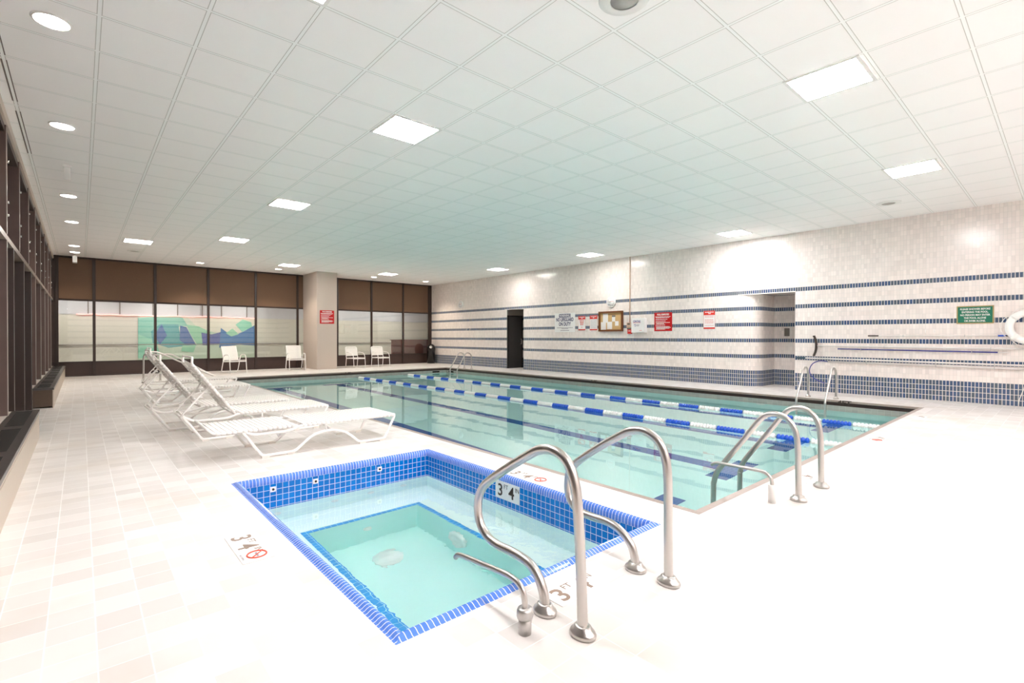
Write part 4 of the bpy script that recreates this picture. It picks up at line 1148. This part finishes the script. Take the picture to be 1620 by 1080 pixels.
MB().tube(fillet([(-0.065, 0.06, 0.21), (-0.065, 0.04, 0.25), (-0.065, -0.04, 0.25), (-0.065, -0.06, 0.21)], 0.02), 0.008, 8).build('handle', 'white_plastic', e)
lettering('logo_lettering', 'CINTAS', 0.085, 'purple', e, (-0.1355, 0.03, 0.085), XD, YD, 'CENTER', sx=0.85, bold=0.002)
MB().box(-0.1355, -0.10, 0.068, -0.1345, 0.16, 0.076).build('red_underline', 'sign_red2', e)
b = MB(); b.tube([Vector((-0.135, 0.09 + 0.03 * math.cos(a), 0.0 + 0.03 * math.sin(a))) for a in [i * 0.5 for i in range(11)]], 0.006, 6); b.build('round_logo', 'purple', e)
lines([(-0.04, 0.06, 0.02), (-0.04, 0.05, -0.002), (-0.04, 0.04, -0.022)], XD, YD, (-0.134, 0, 0), 0.010).build('fine_print', 'ink_grey', e)
lines([(0.06, 0.14, -0.15)], XD, YD, (-0.134, 0, 0), 0.016).build('corner_print', 'pink_print', e)

def rules_sign(e, w_, h_, xd, yd, org):
    z_ = Vector(xd).cross(Vector(yd)); o = Vector(org)
    c = o + z_ * 0.003
    MB().obox(c, Vector(xd) * w_ / 2, Vector(yd) * h_ / 2, z_ * 0.003).build('plate', 'sign_red', e)
    f = o + z_ * 0.006
    lettering('heading', 'POOL REMINDERS', h_ * 0.135, 'sign_white', e, f + z_ * 0.001 + Vector(yd) * h_ * 0.345, xd, yd, 'CENTER', sx=0.66, bold=0.002)
    rows = [(-0.44, 0.42, .27), (-0.40, 0.34, .225), (-0.42, 0.25, .135), (-0.42, 0.14, .04), (-0.42, 0.40, -.045), (-0.38, 0.06, -.095), (-0.42, 0.12, -.175), (-0.40, 0.36, -.265), (-0.38, 0.42, -.31), (-0.38, 0.36, -.355), (-0.40, 0.12, -.40)]
    lines([(a * w_, b_ * w_, c_ * h_) for a, b_, c_ in rows], xd, yd, f, h_ * 0.032).build('rules_print', 'sign_white', e)
e = wall_thing('rules_sign', 7.57, 1.635, 'square red POOL REMINDERS sign on the tiled wall', 'sign', 'red pool rules signs')
rules_sign(e, 0.56, 0.52, XD, YD, (0, 0, 0))
e = empty('rules_sign', (6.865, 18.199, 1.93)); tag(e, 'square red POOL REMINDERS sign on the column', 'sign', 'red pool rules signs')
rules_sign(e, 0.53, 0.49, (1, 0, 0), (0, 0, 1), (0, 0, 0))

e = wall_thing('shower_sign', 1.165, 1.62, 'green sign about showering before entering the pool, tan border', 'sign')
plate(e, 0.50, 0.325, 'gold', 0.012, 'border')
plate(e, 0.465, 0.29, 'sign_green', 0.003, 'plate', 0, 0, 0.012)
for i, t in enumerate(('PLEASE SHOWER BEFORE', 'ENTERING THE POOL.', 'NO PERSON MAY ENTER', 'THE POOL ALONE', 'OR SWIM ALONE.')):
    lettering('lettering', t, 0.046, 'paper', e, (-0.0155, 0, 0.088 - i * 0.054), XD, YD, 'CENTER', sx=0.78, bold=0.001, ext=0.0006)

# life ring
e = empty('life_ring', (XR - 0.135, 0.47, 1.385)); tag(e, 'white life ring hanging at the right edge of the picture', 'life ring')
n = 40
b = MB(); b.tube([(0, 0.245 * math.cos(2 * PI * i / n), 0.245 * math.sin(2 * PI * i / n)) for i in range(n)], 0.058, 16, closed=True); b.build('ring', 'ring_white', e)
for a in (PI * 0.25, PI * 0.75, PI * 1.25, PI * 1.75):
    c = Vector((0, 0.245 * math.cos(a), 0.245 * math.sin(a))); d = Vector((0, -math.sin(a), math.cos(a)))
    b = MB(); b.tube([c - d * 0.03, c + d * 0.03], 0.0615, 16); b.build('band', 'ring_white', e)
pts = []
for i in range(4):
    a0 = PI * 0.25 + i * PI / 2
    for t in range(8):
        a = a0 + t / 8 * PI / 2; rr = 0.31 + 0.045 * math.sin(t / 8 * PI)
        pts.append((-0.02, rr * math.cos(a), rr * math.sin(a)))
MB().tube(pts, 0.006, 6, closed=True).build('grab_rope', 'rope', e)
MB().tube(spline([(0.0, 0.17, -0.20), (0.02, 0.20, -0.30), (0.02, 0.14, -0.38)], 4), 0.006, 6).build('tether', 'rope', e)
MB().lathe([(0.012, 0), (0.012, 0.062), (0.02, 0.065), (0.0, 0.07)], (0.134, 0.0, 0.19), (-1, 0, 0), 12).build('hook', 'steel_dull', e)
e = wall_thing('throw_rope', 0.56, 0, 'white rope trailing down the blue tiles at the right edge', 'rope')
MB().tube(spline([(-0.01, -0.06, 0.62), (-0.012, -0.03, 0.35), (-0.015, 0.03, 0.12), (-0.03, 0.04, 0.008)], 5), 0.007, 6).build('rope', 'rope', e)

# poles on the wall, each on its brackets
def pole(name, y0, z0, y1, z1, r_, m, label, hooks=(), off=0.055, extra=None):
    e = wall_thing(name, y0, z0, label, 'pole', 'pool poles racked on the tiled wall')
    MB().tube([(-off, 0, 0), (-off, y1 - y0, z1 - z0)], r_, 10).build('shaft', m, e)
    for hy in hooks:
        t = (hy - y0) / (y1 - y0); hz = z0 + (z1 - z0) * t - z0
        MB().tube(fillet([(0, hy - y0, hz + 0.02), (0, hy - y0, hz - r_ - 0.008), (-off - r_ - 0.012, hy - y0, hz - r_ - 0.008), (-off - r_ - 0.012, hy - y0, hz + 0.02)], 0.01), 0.006, 6).build('bracket', 'steel_dull', e)
    return e
e = pole('brush_pole', 3.74, 1.015, -0.2, 1.005, 0.013, 'alu', 'white pole with a dark curved brush head at its left end', (2.5, 0.95))
b = MB()
for i in range(14):
    t = i / 13 - 0.5
    b.box(-0.075, 0.03 - 0.045 * (1 - 4 * t * t) - 0.02, t * 0.42 - 0.017 + 0.0, -0.035, 0.05 - 0.045 * (1 - 4 * t * t), t * 0.42 + 0.017)
b.build('brush_head', 'brush', e)
e = pole('blue_pole', 3.32, 0.955, 0.86, 0.938, 0.012, 'blue_pole', 'dark blue pole under the brush pole with a white tip', (2.9, 1.2), off=0.04)
MB().tube([(-0.04, -2.46, -0.017), (-0.04, -2.60, -0.017)], 0.010, 10).build('tip', 'alu', e)
e = pole('telescopic_pole', 2.76, 1.235, 0.84, 1.235, 0.009, 'alu', 'thin silver pole with black and bright blue grips, topmost on the wall', (2.2, 1.3), off=0.04)
MB().tube([(-0.04, 0.02, 0), (-0.04, -0.16, 0)], 0.013, 10).build('black_grip', 'black_plastic', e)
MB().tube([(-0.04, -1.90, 0), (-0.04, -2.00, 0)], 0.014, 10).build('blue_grip', 'blue_grip', e)
MB().tube([(-0.04, -2.00, 0), (-0.04, -2.10, 0)], 0.012, 10).build('black_end', 'black_plastic', e)
e = pole('vacuum_pole', 4.02, 0.74, -0.2, 0.715, 0.017, 'alu', 'thick white pole with a dark teal sleeve at its left end', (2.8, 1.7, 0.9), off=0.09)
MB().tube([(-0.09, 0.10, 0.0), (-0.09, -0.09, 0.0)], 0.020, 10).build('sleeve', 'teal', e)
e = pole('rescue_hook', 3.50, 0.672, -0.2, 0.655, 0.015, 'alu', 'lowest white pole ending in a dark blue looped crook', (2.8, 1.7, 0.9), off=0.05)
hp = spline([(-0.05, 0, 0), (-0.05, 0.16, 0.012), (-0.05, 0.30, -0.06), (-0.05, 0.36, -0.20), (-0.05, 0.32, -0.33), (-0.05, 0.20, -0.42), (-0.05, 0.06, -0.47)], 5)
MB().tube(hp, 0.010, 8).build('crook', 'blue_pole', e)
for y in (1.86, 1.73):
    e = wall_thing('coat_hook', y, 1.34, 'small empty white hook on the tiled wall, %s of two' % ('left' if y > 1.8 else 'right'), 'hook', 'small empty wall hooks')
    MB().tube(fillet([(0, 0, 0.02), (-0.03, 0, 0.02), (-0.04, 0, -0.03), (-0.02, 0, -0.045)], 0.01), 0.006, 6).build('hook', 'white_plastic', e)
for y in (16.86, 16.62):
    e = wall_thing('coat_hook', y, 1.52, 'tiny hook on the tiled wall near the far corner, %s of two' % ('left' if y > 16.7 else 'right'), 'hook', 'tiny hooks near the far corner')
    MB().tube(fillet([(0, 0, 0.02), (-0.05, 0, 0.02), (-0.06, 0, -0.05)], 0.01), 0.012, 6).build('hook', 'steel_dull', e)
e = empty('switch_plate', (13.299, 4.70, 1.33)); tag(e, 'small dark plate on the wall inside the rounded niche', 'switch')
MB().box(-0.01, -0.06, -0.1, 0, 0.06, 0.1).build('plate', 'dark_paint', e)
